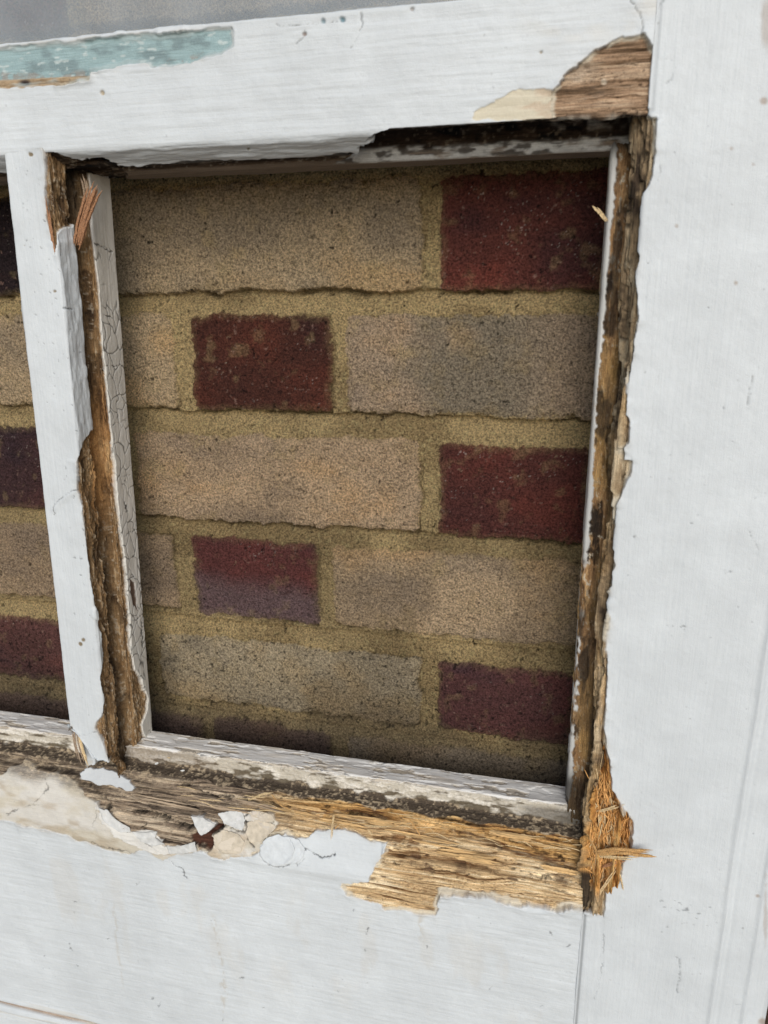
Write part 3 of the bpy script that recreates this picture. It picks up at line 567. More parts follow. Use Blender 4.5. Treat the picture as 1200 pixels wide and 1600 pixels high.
# ------------------------------------------------------------------ right stile
def stile():
    A = [(118, 43), (15.0, 43.4), (14.7, 42.6), (14.7, 26), (15.6, 24.6), (23.6, 24.2), (25.2, 23.6), (25.6, 20), (25.4, 15), (25.6, 9), (26.6, 3), (27.6, .6), (28.6, 0), (98.6, 0), (102.4, .3), (116.5, .5), (120.4, .7), (128, 1.2), (131, 3.4), (132, 8), (132, 43)]
    tv = ticks((-1048, -570, 8), (-570, -420, .9), (-420, -250, .45), (-250, 110, .55), (110, 150, 2), (150, 700, 8))
    def st(x, y): return 8 if y > 42.8 else (.4 if x < 62 and y < 42 else .7)
    q, s = resample(A, st, .45); P = sweep(q, tv, 'Z')
    T = np.repeat(tv[:, None], len(s), 1); Sx = np.repeat(s[None], len(tv), 0)
    for sel in ((tv > 67) | (tv < -347),):
        Q = P[sel]; near = (Q[..., 0] < 30) & (Q[..., 1] < 3.5); Q[..., 1][near] = np.where(Q[..., 0][near] > 27.05, 0., Q[..., 1][near]); Q[..., 0][near] = np.maximum(Q[..., 0][near], 27.02); P[sel] = Q
    sk = Skin(P, T, Sx); x = P[..., 0]; y = P[..., 1]; z = P[..., 2]; U, V = sk.U, sk.V
    open_ = (z < 72) & (z > -350)
    lost = [(990, 180), (1026, 184), (1026, 215), (1024, 240), (1020, 270), (1012, 290), (1003, 300), (999, 330), (1001, 352), (994, 372), (992, 386), (1000, 400), (992, 430), (995, 470), (998, 500), (991, 530), (988, 560), (981, 590), (978, 620), (977, 648), (986, 662), (982, 690), (974, 700), (975, 720), (986, 723), (984, 742), (970, 772), (962, 800), (961, 820), (957, 850), (960, 880), (955, 910), (951, 950), (955, 965), (949, 1000), (949, 1060), (946, 1100), (943, 1140), (948, 1165), (953, 1196), (956, 1232), (968, 1248), (976, 1262), (986, 1274), (989, 1312), (987, 1330), (972, 1350), (969, 1378), (946, 1394), (943, 1431), (926, 1428), (909, 1424), (880, 1424), (880, 180)]
    kb, db = sk.region(lost, None, .55); kb = np.maximum(kb * open_, ss(1.2, 2.2, y) * open_ * (x < 60))
    oc, oh = timber(T, Sx, ORNG, 401, .06, .7); gc, gh = timber(T, Sx, (C3(.06, .04, .025), C3(.30, .215, .125), C3(.55, .44, .29)), 421, .06, .9); rc, rh = rot(T, Sx, 441, C3(.26, .15, .07), C3(.42, .27, .13), C3(.04, .026, .016))
    wc = mix(gc, oc, .35 * ss(0, .5, fbm(T * .02, Sx * .05, 2, 450)))
    paint_relief(sk, kb, db, .4, .3); sk.lay(kb, wc, -1.3 + gh * 1.5 + fbm(T * .04, Sx * .3, 3, 455) * .9, 1)
    stopf = ss(23.3, 24.0, y) * (x < 60) * open_ * (y < 42)
    rc = rc * 1.7; sc = mix(rc, C3(.62, .38, .14), .65 * ss(-.3, .4, fbm(T * .025, Sx * .1, 3, 460))); sc = mix(sc, C3(.14, .09, .05), .55 * ss(-.0, .5, fbm(T * .03, Sx * .1, 3, 463)))
    sk.lay(stopf, sc, rh * 1.2, 1)
    blk = stopf * ss(.1, .45, fbm(T * .05, Sx * .15, 4, 466)) * .8; sk.c = mix(sk.c, C3(.045, .033, .024), blk); sk.h -= blk * .8
    groove = ss(14, 18, y) * ss(24.4, 23.2, y) * (x < 60) * open_; sk.c = mix(sk.c, C3(.018, .013, .010), groove * .9); sk.h -= groove * 1.5
    # paint left on the inner arris of the stop
    wp = ss(17.0, 16.3, x + fbm(T * .04, Sx * .1, 4, 470) * 1.6 + fbm(T * .5, Sx * .3, 3, 473) * .8 + .1) * open_ * (y > 22) * ss(-305, -290, z) ; wp = wp * ss(-.75, -.45, fbm(T * .05, Sx * .02, 3, 471))
    lowfl = ss(-190, -120, z); wp = wp * (1 - (1 - lowfl) * ss(.0, .4, fbm(T * .12, Sx * .2, 3, 472)))
    sk.lay(wp, np.broadcast_to(C3(.72, .715, .68), sk.sh + (3,)), .35, .05)
    # dark foot and head of the rebate
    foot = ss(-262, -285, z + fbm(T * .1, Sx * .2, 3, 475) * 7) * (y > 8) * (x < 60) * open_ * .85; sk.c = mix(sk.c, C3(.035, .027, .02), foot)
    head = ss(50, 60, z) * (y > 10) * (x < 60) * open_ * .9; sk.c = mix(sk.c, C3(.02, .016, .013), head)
    # torn gouge at the foot: fresh orange fibre
    gouge = [(936, 1160), (948, 1170), (955, 1200), (958, 1236), (970, 1250), (980, 1268), (988, 1282), (989, 1315), (986, 1330), (970, 1350), (968, 1376), (944, 1394), (941, 1429), (912, 1423), (917, 1300), (930, 1230)]
    kg, dg = sk.region(gouge, (y < 14) * 1., .6)
    fo, fh = timber(T, Sx, (C3(.20, .07, .015), C3(.58, .28, .075), C3(.78, .50, .20)), 481, .06, 1.2); tn = ss(1380, 1400, V); fo = mix(fo, mix(gc, PINE[1], .5), tn)
    sk.lay(kg, fo, -1.0 - 6.5 * ss(0, 16, dg) * ss(1400, 1370, V) * ss(1200, 1260, V) + fh * 2.2 + fbm(T * .15, Sx * .3, 3, 483) * 1.0, 1)
    jl = np.exp(-np.clip(x - 27, 0, 9) / .5) * ss(-318, -322, z) * ss(-346, -343, z); sk.c = mix(sk.c, C3(.015, .01, .008), jl * .9); sk.h -= jl * 4
    for x0_, a_, w_ in ((101.2, 1.3, 1.5), (118.3, 1.0, 1.3), (104.5, -.5, 1.2)): sk.h += a_ * np.exp(-((x - x0_ + fbm(T * .02, T * 0, 2, 488) * .5) / w_) ** 2) * (y < 2)
    # joint line below, crease in the paint beside it
    f1 = ss(.7, .4, y)
    jn = np.exp(-((x - 28.3) / .7) ** 2) * (z < -346) * ss(-560, -540, z); sk.h -= jn * .7; sk.c = sk.c * (1 - .45 * jn)[..., None]
    sk.h += .35 * ss(37.5, 36, x + fbm(T * .06, Sx * .02, 3, 490) * 2.2) * ss(-346, -352, z) * f1
    jt = np.exp(-((x - 28.5) / .7) ** 2) * (z > 66); sk.h -= jt * .35; sk.c = sk.c * (1 - .15 * jt)[..., None]
    rim(sk, kb * (y < 3), db, C3(.62, .57, .46), 3.0, 605, .8)
    w = 1 - sk.w
    for ln, wd_ in ((((1026, 92), (1052, 95), (1054, 105), (1050, 120), (1042, 130)), 1.2), (((1003, 57), (1018, 44), (1026, 20), (1036, 0)), 1.), (((1030, 250), (1032, 268), (1027, 282)), 1.2), (((1172, 520), (1176, 585), (1166, 640)), .8), (((1062, 1500), (1062, 1530), (1058, 1550)), 1.2), (((1170, 830), (1186, 860)), .8), (((1004, 190), (1020, 187), (1033, 185)), 1.6), (((944, 1395), (943, 1500), (930, 1560)), .6)):
        sk.crack(ln, wd_, .4, .6, 1.0, w)
    # pale brown stains at the far edge, flecks; tall low one paints the edge's shadow
    for (u, v, ru, rv, a) in ((1198, 40, 9, 45, .6), (1194, 157, 6, 6, .85), (1143, 232, 3, 3, .8), (1177, 257, 3, 3, .6), (1150, 442, 3, 3, .8), (1057, 353, 3, 3, .6), (1184, 1400, 4, 3, .8), (1192, 1596, 8, 8, .9), (1196, 1430, 4, 60, .5)):
        kk = ss(1.2, .5, np.hypot((U - u) / ru, (V - v) / rv) + sk.e * .08) * a * w; sk.c = mix(sk.c, C3(.36, .27, .20), kk * .8)
    rng = random.Random(8)
    for _ in range(60):
        if rng.random() < .35: u0, v0 = rng.gauss(1070, 22), rng.gauss(1428, 16)
        else: u0, v0 = rng.uniform(960, 1190), rng.uniform(120, 1590)
        a = rng.uniform(-.4, .6); l = rng.choice((1, 1, 2, 4, 8)); sk.crack(((u0, v0), (u0 + math.cos(a) * l, v0 + math.sin(a) * l)), rng.uniform(.6, 1.3), .2, .45, .5, w)
    undulate(sk, .25)
    return sk.done('stile', MV, door, True)
stile_o = stile()

# ------------------------------------------------------------------ glazing bar
def bar():
    A = [(-281.8, 44), (-282.3, 24), (-277, 23.5), (-277, 15), (-282.4, 14), (-282, .9), (-281.2, 0), (-256.5, 0), (-255.7, .8), (-254.6, 13.4), (-255.2, 14.6), (-257.6, 15.4), (-258, 20), (-256.5, 22.6), (-252.4, 23.6), (-250.9, 25), (-250.0, 43), (-251, 44)]
    tv = ticks((-318, 66, .42)); q, s = resample(A, .42, .4); P = sweep(q, tv, 'Z')
    T = np.repeat(tv[:, None], len(s), 1); Sx = np.repeat(s[None], len(tv), 0)
    lim = np.interp(P[..., 1], [0, 3, 12, 16], [-290, -291, -303, -318]) + 22 * ss(-262, -280, P[..., 0]) * ss(14, 8, P[..., 1]) + fbm(P[..., 0] * .3, P[..., 1] * .3, 3, 5) * 1.2
    P[..., 2] = np.maximum(P[..., 2], lim)
    P[..., 0] += -(65 - T) * .0385
    x0 = P[..., 0] + (65 - T) * .0385
    sk = Skin(P, T, Sx); y = P[..., 1]; z = P[..., 2]; U, V = sk.U, sk.V
    rc, rh = rot(T, Sx, 501, C3(.20, .125, .06), C3(.40, .29, .17), C3(.035, .024, .015)); oc, oh = timber(T, Sx, (C3(.10, .05, .02), C3(.34, .185, .075), C3(.48, .30, .14)), 521, .05, .7)
    white = [(-200, 180), (66, 228), (70, 234), (73, 260), (70, 303), (75, 350), (80, 367), (86, 398), (90, 368), (99, 357), (116, 351), (122, 365), (128, 392), (131, 430), (140, 475), (139, 500), (136, 520), (136, 560), (141, 580), (141, 620), (147, 645), (147, 668), (134, 687), (126, 705), (121, 722), (124, 740), (120, 760), (129, 790), (133, 830), (137, 870), (142, 905), (150, 945), (154, 972), (160, 1000), (162, 1030), (158, 1060), (165, 1095), (163, 1113), (153, 1128), (150, 1140), (160, 1160), (168, 1178), (174, 1196), (148, 1196), (144, 1184), (134, 1172), (124, 1165), (112, 1137), (-200, 1137)]
    kw, dw = sk.region(white, 1. * (y < 15), .5); kb = 1 - kw; left_side = (x0 < -281.5) | (x0 < -276) & (y > 1); kb = kb * ~left_side
    bc = mix(rc, oc, .8 * ss(560, 640, V) * ss(800, 740, V) * ss(140, 150, U) + .3); 
    deep = ss(0, 20, -dw)
    paint_relief(sk, kb, -dw, .4, .3)
    sk.lay(kb, bc, -1.6 + rh * 1.5 - .9 * fbm(T * .05, Sx * .2, 3, 530), 1)
    # hollow rotten flank low down
    hol = kb * ss(-60, -140, z) * (y > 1) * (y < 24) * ss(.1, -.35, fbm(T * .06, Sx * .2, 3, 533)) ; sk.h -= hol * 1.4
    grv = ss(13.6, 15.2, y) * ss(23.4, 21.5, y) * (x0 > -270); sk.c = mix(sk.c, C3(.02, .014, .010), grv * (.35 + .45 * ss(380, 300, V) + .3 * ss(1000, 1150, V))); sk.h -= grv * .8
    orange = grv * ss(600, 660, V) * ss(860, 760, V) * .8; sk.c = mix(sk.c, C3(.42, .22, .08), orange); sk.h += orange * 1.6
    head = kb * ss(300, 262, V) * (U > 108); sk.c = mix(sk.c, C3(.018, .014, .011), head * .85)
    # grey crazed paint on the stop
    grey = [(136, 270), (142, 300), (138, 330), (142, 353), (147, 400), (154, 450), (157, 517), (163, 583), (169, 640), (175, 700), (180, 722), (184, 800), (192, 860), (199, 930), (203, 969), (204, 1012), (210, 1046), (220, 1062), (224, 1078), (230, 1090), (229, 1112), (221, 1133), (225, 1152), (300, 1160), (300, 270)]
    kg, dgp = sk.region(grey, 1. * (y > 21) * (x0 > -262), .45)
    gcol = mix(np.broadcast_to(C3(.70, .675, .62), sk.sh + (3,)), C3(.62, .59, .53), ss(-.3, .5, fbm(T * .02, Sx * .2, 3, 540)))
    sk.lay(kg, gcol, .15 + .3 * np.exp(-np.clip(dgp, 0, 99) / 3), .05)
    wedge = kg * np.exp(-(np.clip(dgp - 2, 0, 99) / 2.6) ** 2) * ss(480, 520, V); sk.c = mix(sk.c, C3(.72, .70, .64), wedge)
    gs = kg * 1.
    # crazing: warped cells
    wx = T * .085 + fbm(T * .1, Sx * .1, 2, 551) * .35; wy = Sx * .17 + fbm(T * .12, Sx * .12, 2, 553) * .35
    ix = np.floor(wx); iy = np.floor(wy); d1 = np.full(T.shape, 9.); d2 = np.full(T.shape, 9.)
    rs = np.random.RandomState(4); TB = rs.rand(64, 64, 2)
    for a in (-1, 0, 1):
        for b in (-1, 0, 1):
            jx = (ix + a).astype(int) & 63; jy = (iy + b).astype(int) & 63; px = ix + a + TB[jx, jy, 0]; py = iy + b + TB[jx, jy, 1]
            d = np.hypot(wx - px, wy - py); m = d < d1; d2 = np.where(m, d1, np.minimum(d2, d)); d1 = np.where(m, d, d1)
    cz = np.exp(-((d2 - d1) / .06) ** 2) * gs * ss(-.1, .3, fbm(T * .04, Sx * .05, 3, 557) + .3) * ss(360, 420, V); sk.c = sk.c * (1 - .7 * cz)[..., None]; sk.h -= cz * .5
    for ln in (((184, 745), (207, 742)), ((192, 838), (214, 826)), ((200, 905), (218, 900)), ((206, 972), (224, 960)), ((196, 748), (193, 775), (198, 800)), ((222, 965), (223, 1010)), ((176, 665), (198, 655)), ((162, 492), (176, 496)), ((150, 380), (174, 393)), ((158, 445), (170, 447)), ((166, 572), (182, 572))): sk.crack(ln, 1.1, .6, .12, 1.2, gs)
    kk, _ = sk.region([(204, 905), (211, 910), (214, 940), (218, 958), (208, 945), (204, 925)], gs, .3); sk.lay(kk, np.broadcast_to(C3(.13, .085, .06), sk.sh + (3,)), -.7, 1)
    w = (1 - sk.w) * (y < 15)
    for ln, wd_ in ((((122, 762), (108, 770), (92, 782), (84, 792), (84, 805)), 1.), (((120, 1146), (118, 1156), (122, 1170), (126, 1180)), .9), (((122, 1150), (134, 1148), (150, 1142)), .7), (((98, 482), (112, 483)), 1.2)): sk.crack(ln, wd_, .6, .35, 1.2, w)
    sk.h += w * .5 * np.exp(-(lsd(((122, 762), (108, 770), (92, 782), (84, 792)), U, V - 4) / 5) ** 2)
    rng = random.Random(12)
    for _ in range(130):
        v0 = rng.uniform(260, 1150); u0 = 20 + (v0 - 240) * .13 + rng.uniform(0, 70); l = rng.choice((0, 0, 1, 2)); sk.crack(((u0, v0), (u0 + l, v0 + l + .1)), rng.uniform(.5, 1.1), .25, .45, .3, w)
    for (u, v, r) in ((130, 1000, 4), (126, 1006, 3), (86, 455, 3), (48, 241, 3), (38, 384, 3)):
        kk = ss(r, r * .4, np.hypot(U - u, V - v) + sk.e * .6) * w; sk.c = mix(sk.c, C3(.25, .20, .13), kk); sk.h -= kk * .4
    undulate(sk, .22); sk.h += w * (y > 1) * fbm(T * .08, Sx * .2, 3, 570) * .5
    return sk.done('glazing_bar', MV, door, True)
glazing_bar = bar()

# ------------------------------------------------------------------ rest of the door outside the picture, upper pane
lst = slab('stile', -700, -570, .2, 43.5, -1048, 700, M_WHT, door, 2)
slab('top_rail', -569.7, 26.8, .3, 43.4, 600, 700, M_WHT, door, 2)
slab('door_panel', -569.7, 26.8, 12, 30, -1048, -700.3, M_WHT, door, 2)

def glass():
    m = bpy.data.materials.new('dusty_hazed_window_glass'); m.use_nodes = True; t = m.node_tree; N = t.nodes; L = t.links; N.clear()
    o = N.new('ShaderNodeOutputMaterial'); tr = N.new('ShaderNodeBsdfTransparent'); di = N.new('ShaderNodeBsdfDiffuse'); gl = N.new('ShaderNodeBsdfGlossy'); gl.inputs['Roughness'].default_value = .12
    di.inputs[0].default_value = (.55, .60, .63, 1)  # pale film: dust, with the sky's reflection painted in as haze
    tc = N.new('ShaderNodeTexCoord'); n = N.new('ShaderNodeTexNoise'); n.inputs['Scale'].default_value = 40; n.inputs['Detail'].default_value = 6; L.new(tc.outputs['Object'], n.inputs['Vector'])
    mr = N.new('ShaderNodeMapRange'); L.new(n.outputs['Fac'], mr.inputs[0])
    for i, x in enumerate((.3, .7, .2, .28)): mr.inputs[i + 1].default_value = x
    a = N.new('ShaderNodeMixShader'); L.new(mr.outputs[0], a.inputs[0]); L.new(tr.outputs[0], a.inputs[1]); L.new(di.outputs[0], a.inputs[2])
    b = N.new('ShaderNodeMixShader'); b.inputs[0].default_value = .03; L.new(a.outputs[0], b.inputs[1]); L.new(gl.outputs[0], b.inputs[2]); L.new(b.outputs[0], o.inputs[0]); return m
slab('glass_pane', -569, 26.5, 18, 20, 112.8, 599.8, glass(), door)

# ------------------------------------------------------------------ splinters and loose bits
def strand(pts, wid, thick, seed=0, nseg=22, fray=.35):
    """one torn fibre bundle: a tapering, ragged, slightly bent prism through 3-D points (mm)"""
    rs = np.random.RandomState(seed); p = np.array(pts, float); L = np.r_[0, np.cumsum(np.linalg.norm(np.diff(p, axis=0), axis=1))]; t = np.linspace(0, L[-1], nseg)
    c = np.stack([np.interp(t, L, p[:, i]) for i in range(3)], 1)
    for _ in range(2): c[1:-1] = (c[:-2] + 2 * c[1:-1] + c[2:]) / 4
    c[1:-1] += rs.randn(nseg - 2, 3) * wid * .05
    d = np.gradient(c, axis=0); d /= np.linalg.norm(d, axis=1, keepdims=True)
    up = np.array([.1, -1., .15]); s1 = np.cross(d, up); s1 /= np.linalg.norm(s1, axis=1, keepdims=True); s2 = np.cross(s1, d)
    u = t / t[-1]; env = np.minimum(1, (1 - u) * 5 + .12) * np.minimum(1, u * 6 + .35)
    K = 7; ang = np.arange(K) / K * 2 * np.pi; base = 1 + fray * rs.randn(K) * .5
    V = []
    for i in range(nseg):
        r = env[i] * (base + fray * .3 * rs.randn(K))
        V.append(c[i] + s1[i] * (np.cos(ang) * r * wid / 2)[:, None] + s2[i] * (np.sin(ang) * r * thick / 2)[:, None])
    V = np.concatenate(V); Fc = []
    for i in range(nseg - 1):
        for k in range(K): Fc.append((i * K + k, i * K + (k + 1) % K, (i + 1) * K + (k + 1) % K, (i + 1) * K + k))
    Fc.append(tuple(range(K))[::-1]); Fc.append(tuple((nseg - 1) * K + k for k in range(K)))
    return V, Fc

def join(name, lst, mat, parent):
    V = []; Fc = []; o = 0
    for v, f in lst: V.append(v); Fc += [tuple(i + o for i in q) for q in f]; o += len(v)
    me = bpy.data.meshes.new(name); me.from_pydata((np.concatenate(V) * MM).tolist(), [], Fc); me.update(); return link(name, me, mat, parent, smooth=False)

def splinter(pix, wid, thick, mat, parent, seed, n=3, label=None):
    pts = [P3(*q) for q in pix]; rs = np.random.RandomState(seed); l = []
    for k in range(n):
        o = rs.randn(3) * wid * .28; o[1] = -abs(o[1]) * .5; m = [p + o * (1 + .3 * i) for i, p in enumerate(pts)]
        a = rs.uniform(.45, 1.05); m[-1] = m[0] + (m[-1] - m[0]) * a if len(m) == 2 else m[-2] + (m[-1] - m[-2]) * a
        l.append(strand(m, wid * rs.uniform(.35, .65) * (1.6 / n ** .5), thick * rs.uniform(.4, .8) * (1.6 / n ** .5), seed * 10 + k))
    o = join('splinter', l, mat, parent)
    if label: o['label'] = label
    return o
splinter([(931, 1332, 1.5), (965, 1327, -3), (990, 1330, -4), (1018, 1331, -5)], 4.2, 2.4, M_SPL, stile_o, 1, 7, 'torn splinter sticking out sideways over the white paint')
splinter([(935, 1336, 1.5), (968, 1339, -2), (1000, 1340, -3.5)], 1.8, 1.4, M_SPL2, stile_o, 2, 4)
splinter([(934, 1268, 3), (958, 1262, -.5), (972, 1256, -1)], 1.8, 1.3, M_SPL2, stile_o, 3, 3)
splinter([(920, 1308, 2), (933, 1332, 0)], 1.6, 1.2, M_SPL, stile_o, 4, 3)
splinter([(968, 1366, 0), (974, 1396, -1.2)], 1.1, .8, M_SPL2, stile_o, 5, 1)
splinter([(925, 1415, 0), (945, 1385, -1), (962, 1362, -1.5), (966, 1356, -1.5)], 1.7, 1.0, M_SPL2, stile_o, 6, 3)
splinter([(940, 1355, 2), (960, 1349, -1), (982, 1344, -2)], 1.5, 1.1, M_SPL3, stile_o, 17, 3)
splinter([(946, 346, 24), (935, 333, 22), (923, 321, 20)], 2.6, 1.2, M_SPL2, stile_o, 7, 3, 'pale splinter curling from the edge of the glazing stop')
splinter([(123, 382, 13), (132, 345, 11), (146, 306, 9), (154, 292, 8)], 5.2, 2.6, M_SPL3, glazing_bar, 8, 14, 'red brown splinter bundle at the head of the bar')
splinter([(118, 372, 13), (125, 335, 11), (140, 302, 10)], 2.6, 1.8, M_SPL3, glazing_bar, 9, 4)
splinter([(84, 395, .6), (77, 350, -.4), (71, 305, -.6)], 2.0, .8, M_SPL3, glazing_bar, 10, 2)
splinter([(137, 318, 16), (134, 290, 15), (128, 268, 15)], 1.6, 1.2, M_SPLG, glazing_bar, 11, 3)
for i, q in enumerate((((118, 1138, 12), (122, 1165, 9), (132, 1196, 6)), ((124, 1150, 10), (132, 1178, 8), (140, 1196, 6)), ((114, 1146, 14), (119, 1172, 11), (124, 1190, 9)))):
    splinter(q, 1.7, 1.3, M_SPLG if i != 1 else M_SPL2, glazing_bar, 20 + i, 2)
for i, q in enumerate((((522, 1272, 3), (519, 1300, -.8), (519, 1311, -1.6)), ((530, 1288, 2), (519, 1302, -.6)), ((570, 1290, 3), (600, 1292, 0), (616, 1291, -1)), ((640, 1280, 4), (655, 1300, .5), (658, 1308, 0)), ((388, 1250, 7), (412, 1240, 4), (432, 1238, 5)), ((425, 1240, 7), (440, 1258, 3), (462, 1266, 3)), ((574, 1296, 2), (587, 1312, -1)))):
    splinter(q, 1.1, .8, M_SPL2 if i % 2 == 0 else M_SPL, bottom_rail, 30 + i, 2)
# fuzz of torn fibre in the gouge
rs = np.random.RandomState(77); l = []
for i in range(420):
    u0 = rs.uniform(926, 982); v0 = rs.uniform(1215, 1395)
    if psd([(932, 1215), (952, 1215), (966, 1252), (985, 1280), (986, 1325), (966, 1355), (962, 1378), (940, 1396), (920, 1396), (922, 1310)], np.array([u0]), np.array([v0]))[0] < 1: continue
    a = rs.uniform(1.3, 1.95) if rs.rand() < .88 else rs.uniform(.3, 2.8); ln = rs.uniform(12, 45); sg = 1 if rs.rand() < .5 else -1
    p0 = P3(u0, v0, 5.5); p1 = P3(u0 + math.cos(a) * ln * .5 + rs.randn() * 2, v0 + sg * math.sin(a) * ln * .5, 1.5 + rs.rand() * 1.5); p2 = P3(u0 + math.cos(a) * ln + rs.randn() * 3, v0 + sg * math.sin(a) * ln, 2.5 + rs.randn() * 1.0)
    l.append(strand([p0, p1, p2], rs.uniform(.2, .6), rs.uniform(.2, .4), i, 9, .3))
l2 = l[::4]; l = [q for i, q in enumerate(l) if i % 4]
o = join('torn_fibre', l2, M_SPL2, stile_o); o['kind'] = 'stuff'
o = join('torn_fibre', l, M_SPLO, stile_o); o['kind'] = 'stuff'
l = []
for i in range(45):      # fuzz along the rotten slope
    u0 = rs.uniform(260, 905); v0 = 1200 + (u0 - 200) * .145 + rs.uniform(8, 50); ln = rs.uniform(14, 46)
    dep = 9 - (v0 - (1200 + (u0 - 200) * .145)) * .15
    l.append(strand([P3(u0, v0, dep + 1.5), P3(u0 + ln * .5, v0 + ln * .06 + rs.randn() * 2, dep - 1.0), P3(u0 + ln, v0 + ln * .14 + rs.randn() * 3, dep + .3)], rs.uniform(.3, .8), rs.uniform(.25, .5), 500 + i, 9, .3))
o = join('raised_fibre', l, M_SPL2, bottom_rail); o['kind'] = 'stuff'

def chip(px, py, dep, wpx, hpx, ang, label, mat=M_WHT, seed=0):
    """a loose curled flake: a thin closed shell with a ragged outline"""
    rs = np.random.RandomState(seed); n = 26; c = P3(px, py, dep); a = np.arange(n) / n * 2 * np.pi; r = 1 + .16 * rs.randn(n); r = (r + np.roll(r, 1) + np.roll(r, -1)) / 3
    x = np.cos(a) * r * wpx / 6; y = np.sin(a) * r * hpx / 6; ca, sa = math.cos(ang), math.sin(ang)
    V = []
    for off in (0, .35):
        for k in (1., .55, .05):
            X_ = (x * ca - y * sa) * k; Z_ = (x * sa + y * ca) * k; curl = (x * k) ** 2 * .06
            V.append(np.stack([c[0] + X_, c[1] - .45 * Z_ - 0 * X_ - off - curl, c[2] + Z_ + off * .6 + curl * .8], 1))
    V = np.concatenate(V); Fc = []
    def ring(i, j, fl):
        for k in range(n):
            q = (i * n + k, i * n + (k + 1) % n, j * n + (k + 1) % n, j * n + k); Fc.append(q[::-1] if fl else q)
    ring(0, 1, 1); ring(1, 2, 1); ring(3, 4, 0); ring(4, 5, 0); ring(0, 3, 0); Fc.append(tuple(2 * n + k for k in range(n))); Fc.append(tuple(5 * n + k for k in range(n))[::-1])
    me = bpy.data.meshes.new('paint_chip'); ctr = V.mean(0); me.from_pydata(((V - ctr) * MM).tolist(), [], Fc); me.update(); o = link('paint_chip', me, mat); o.location = (ctr * MM).tolist()
    tag(o, label, 'paint chip', None, 'loose paint chips on the rotten sill'); return o
chip(245, 1193, 17, 13, 4.5, .75, 'long white loose paint chip nearest the glazing bar on the dark sill', seed=1)
chip(286, 1204, 17, 11, 5, .5, 'white loose paint chip a little further right on the dark sill', seed=2)
chip(264, 1184, 20, 7, 3.5, .2, 'tiny cream loose paint chip highest of the three by the stop', M_SPL2, seed=3)

def rail_depth(px, py):
    y = 8.
    for _ in range(30):
        z = W(px, py, y)[1]; y = .6 * y + .4 * np.interp(z, [-345, -332, -322, -312, -308], [0, 3.2, 7, 12, 14])
    return y
def flake(poly, lift, curl, mat, parent, seed, th=.5, tilt=0.):
    """a curled, cracked piece of old paint film or filler still hanging on the rail"""
    rs = np.random.RandomState(seed); p = np.array(poly, float); q = np.r_[p, p[:1]]; L = np.r_[0, np.cumsum(np.hypot(*np.diff(q, axis=0).T))]; n = 72
    t = np.linspace(0, L[-1], n, endpoint=False); b = np.stack([np.interp(t, L, q[:, 0]), np.interp(t, L, q[:, 1])], 1)
    jag = rs.randn(n); jag = (jag + np.roll(jag, 1)) / 2; c = b.mean(0); b = c + (b - c) * (1 + .035 * jag)[:, None]
    an = t / L[-1] * 2 * np.pi; cv = .5 + .3 * np.sin(an + rs.uniform(0, 6)) + .25 * np.sin(2 * an + rs.uniform(0, 6)) + .12 * np.sin(5 * an + rs.uniform(0, 6))
    ks = [1., .93, .8, .6, .35, .04]; rows = []
    for side in (0, 1):
        for k in ks:
            P = []
            for i in range(n):
                bs = c + (b[i] - c) / (1 + .035 * jag[i]); u, v = c + (bs + (b[i] - bs) * k ** 6 - c) * k; d = rail_depth(u, v); X_, Z_ = W(u, v, d); h = lift + curl * max(cv[i], 0) * k ** 4 + tilt * k * math.sin(an[i]) + .15 * math.sin(u / 5. + v / 4.) + (th if side == 0 else 0)
                P.append((X_, d - h * .93, Z_ + h * .36))
            rows.append(P)
    V = np.array(rows).reshape(-1, 3); Fc = []; m = len(ks)
    for i in range(m - 1):
        for k in range(n):
            k2 = (k + 1) % n; Fc.append((i * n + k, i * n + k2, (i + 1) * n + k2, (i + 1) * n + k)); o_ = m * n; Fc.append((o_ + i * n + k, o_ + (i + 1) * n + k, o_ + (i + 1) * n + k2, o_ + i * n + k2))
    for k in range(n): Fc.append((k, m * n + k, m * n + (k + 1) % n, (k + 1) % n))
    Fc.append(tuple((m - 1) * n + k for k in range(n))); Fc.append(tuple((2 * m - 1) * n + k for k in range(n))[::-1])
    me = bpy.data.meshes.new('paint_flake'); me.from_pydata((V * MM).tolist(), [], Fc); me.update()
    import bmesh; bm = bmesh.new(); bm.from_mesh(me); bmesh.ops.recalc_face_normals(bm, faces=bm.faces[:]); bm.to_mesh(me); bm.free()
    return link('paint_flake', me, mat, parent, smooth=True)
M_FW = plain('flaked_white_paint', (.585, .615, .63), .5, 260, .90, 1.05); M_FC = plain('cream_old_filler', (.56, .49, .385), .8, 300, .78, 1.12); M_FG = plain('grey_white_undercoat', (.58, .58, .56), .7, 300, .82, 1.1)
flake([(408, 1322), (407, 1334), (415, 1345), (432, 1351), (448, 1348), (459, 1338), (461, 1322), (452, 1308), (436, 1303), (418, 1308)], .9, 1.4, M_FW, bottom_rail, 1, tilt=.5)
flake([(446, 1350), (462, 1349), (474, 1340), (477, 1326), (468, 1312), (452, 1306), (440, 1306), (456, 1320), (458, 1338)], .3, .7, M_FW, bottom_rail, 2)
flake([(300, 1275), (318, 1276), (338, 1287), (331, 1296), (316, 1305), (307, 1292)], .6, 1.0, M_FG, bottom_rail, 3)
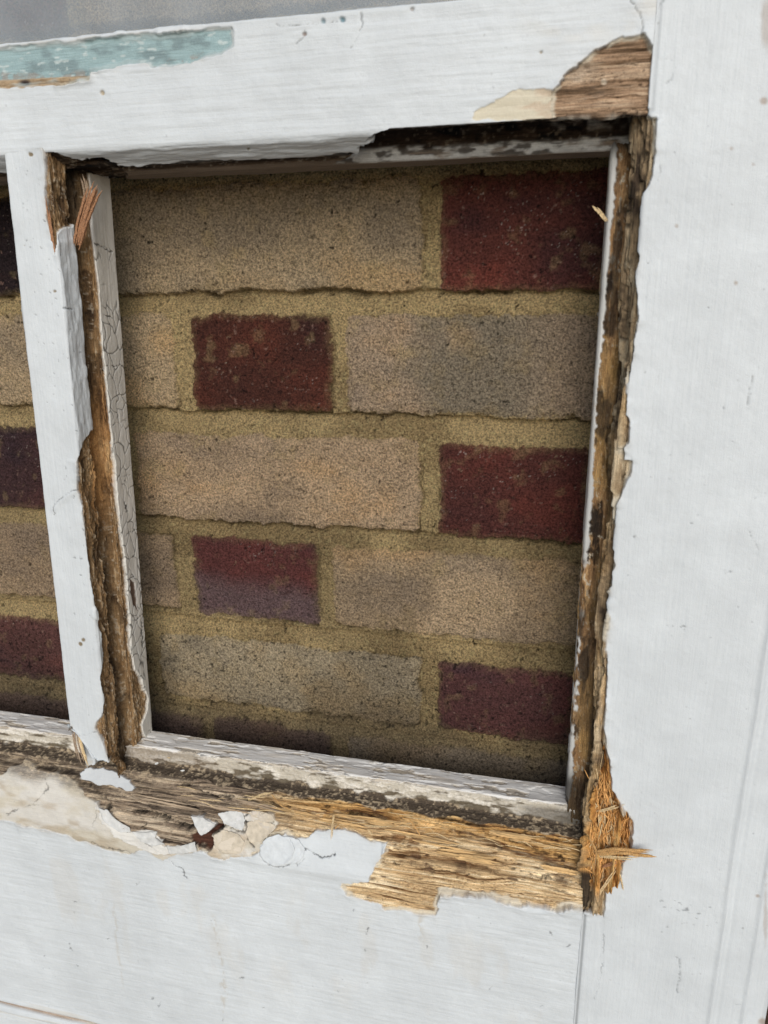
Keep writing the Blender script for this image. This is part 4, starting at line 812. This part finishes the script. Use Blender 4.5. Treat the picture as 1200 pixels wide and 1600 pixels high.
flake([(342, 1270), (362, 1266), (379, 1268), (384, 1281), (380, 1297), (366, 1291), (352, 1285)], .5, 1.1, M_FG, bottom_rail, 4)
flake([(334, 1306), (350, 1295), (372, 1301), (384, 1314), (377, 1331), (352, 1333), (337, 1323)], .5, .9, M_FC, bottom_rail, 5)
flake([(388, 1284), (402, 1279), (418, 1284), (431, 1288), (424, 1300), (410, 1312), (394, 1316), (386, 1300)], .5, 1.2, M_FC, bottom_rail, 6)
flake([(388, 1268), (404, 1266), (426, 1271), (431, 1280), (416, 1280), (400, 1276)], .6, 1.0, M_FC, bottom_rail, 7)
flake([(156, 1262), (170, 1266), (184, 1280), (204, 1292), (206, 1300), (190, 1300), (170, 1288), (160, 1276)], .4, 1.0, M_FG, bottom_rail, 8)
flake([(208, 1298), (230, 1300), (247, 1298), (244, 1308), (258, 1318), (240, 1322), (222, 1314)], .5, 1.0, M_FG, bottom_rail, 9)
flake([(262, 1322), (284, 1321), (306, 1314), (309, 1329), (286, 1333), (266, 1333)], .4, .9, M_FG, bottom_rail, 10)
# long split slivers lifting from the rotten slope
M_SLV = plain('split_pine', (.56, .365, .165), .85, 700, .45, 1.4, (.06, 1, 1)); M_SLG = plain('grey_split_pine', (.34, .26, .18), .9, 700, .4, 1.5, (.06, 1, 1))
rs = np.random.RandomState(31)
for i in range(17):
    u0 = 215 + i * 39 + rs.uniform(-12, 12); off = rs.uniform(6, 66) if u0 > 610 else rs.uniform(6, 30)
    v0 = 1212 + (u0 - 200) * .145 + off; ln = rs.uniform(50, 130); u1 = min(u0 + ln, 908)
    if u1 - u0 < 30: continue
    sl = rs.uniform(.13, .20); pts = []
    for f_ in (0, .35, .7, 1):
        u = u0 + (u1 - u0) * f_; v = v0 + (u - u0) * sl; d = rail_depth(u, v); pts.append((u, v, d + (1.0, .1, -.1, .5)[int(f_ * 3 + .5)]))
    splinter(pts, rs.uniform(2.4, 4.6), rs.uniform(1.2, 2.0), M_SLV if u0 > 400 else M_SLG, bottom_rail, 60 + i, 3)
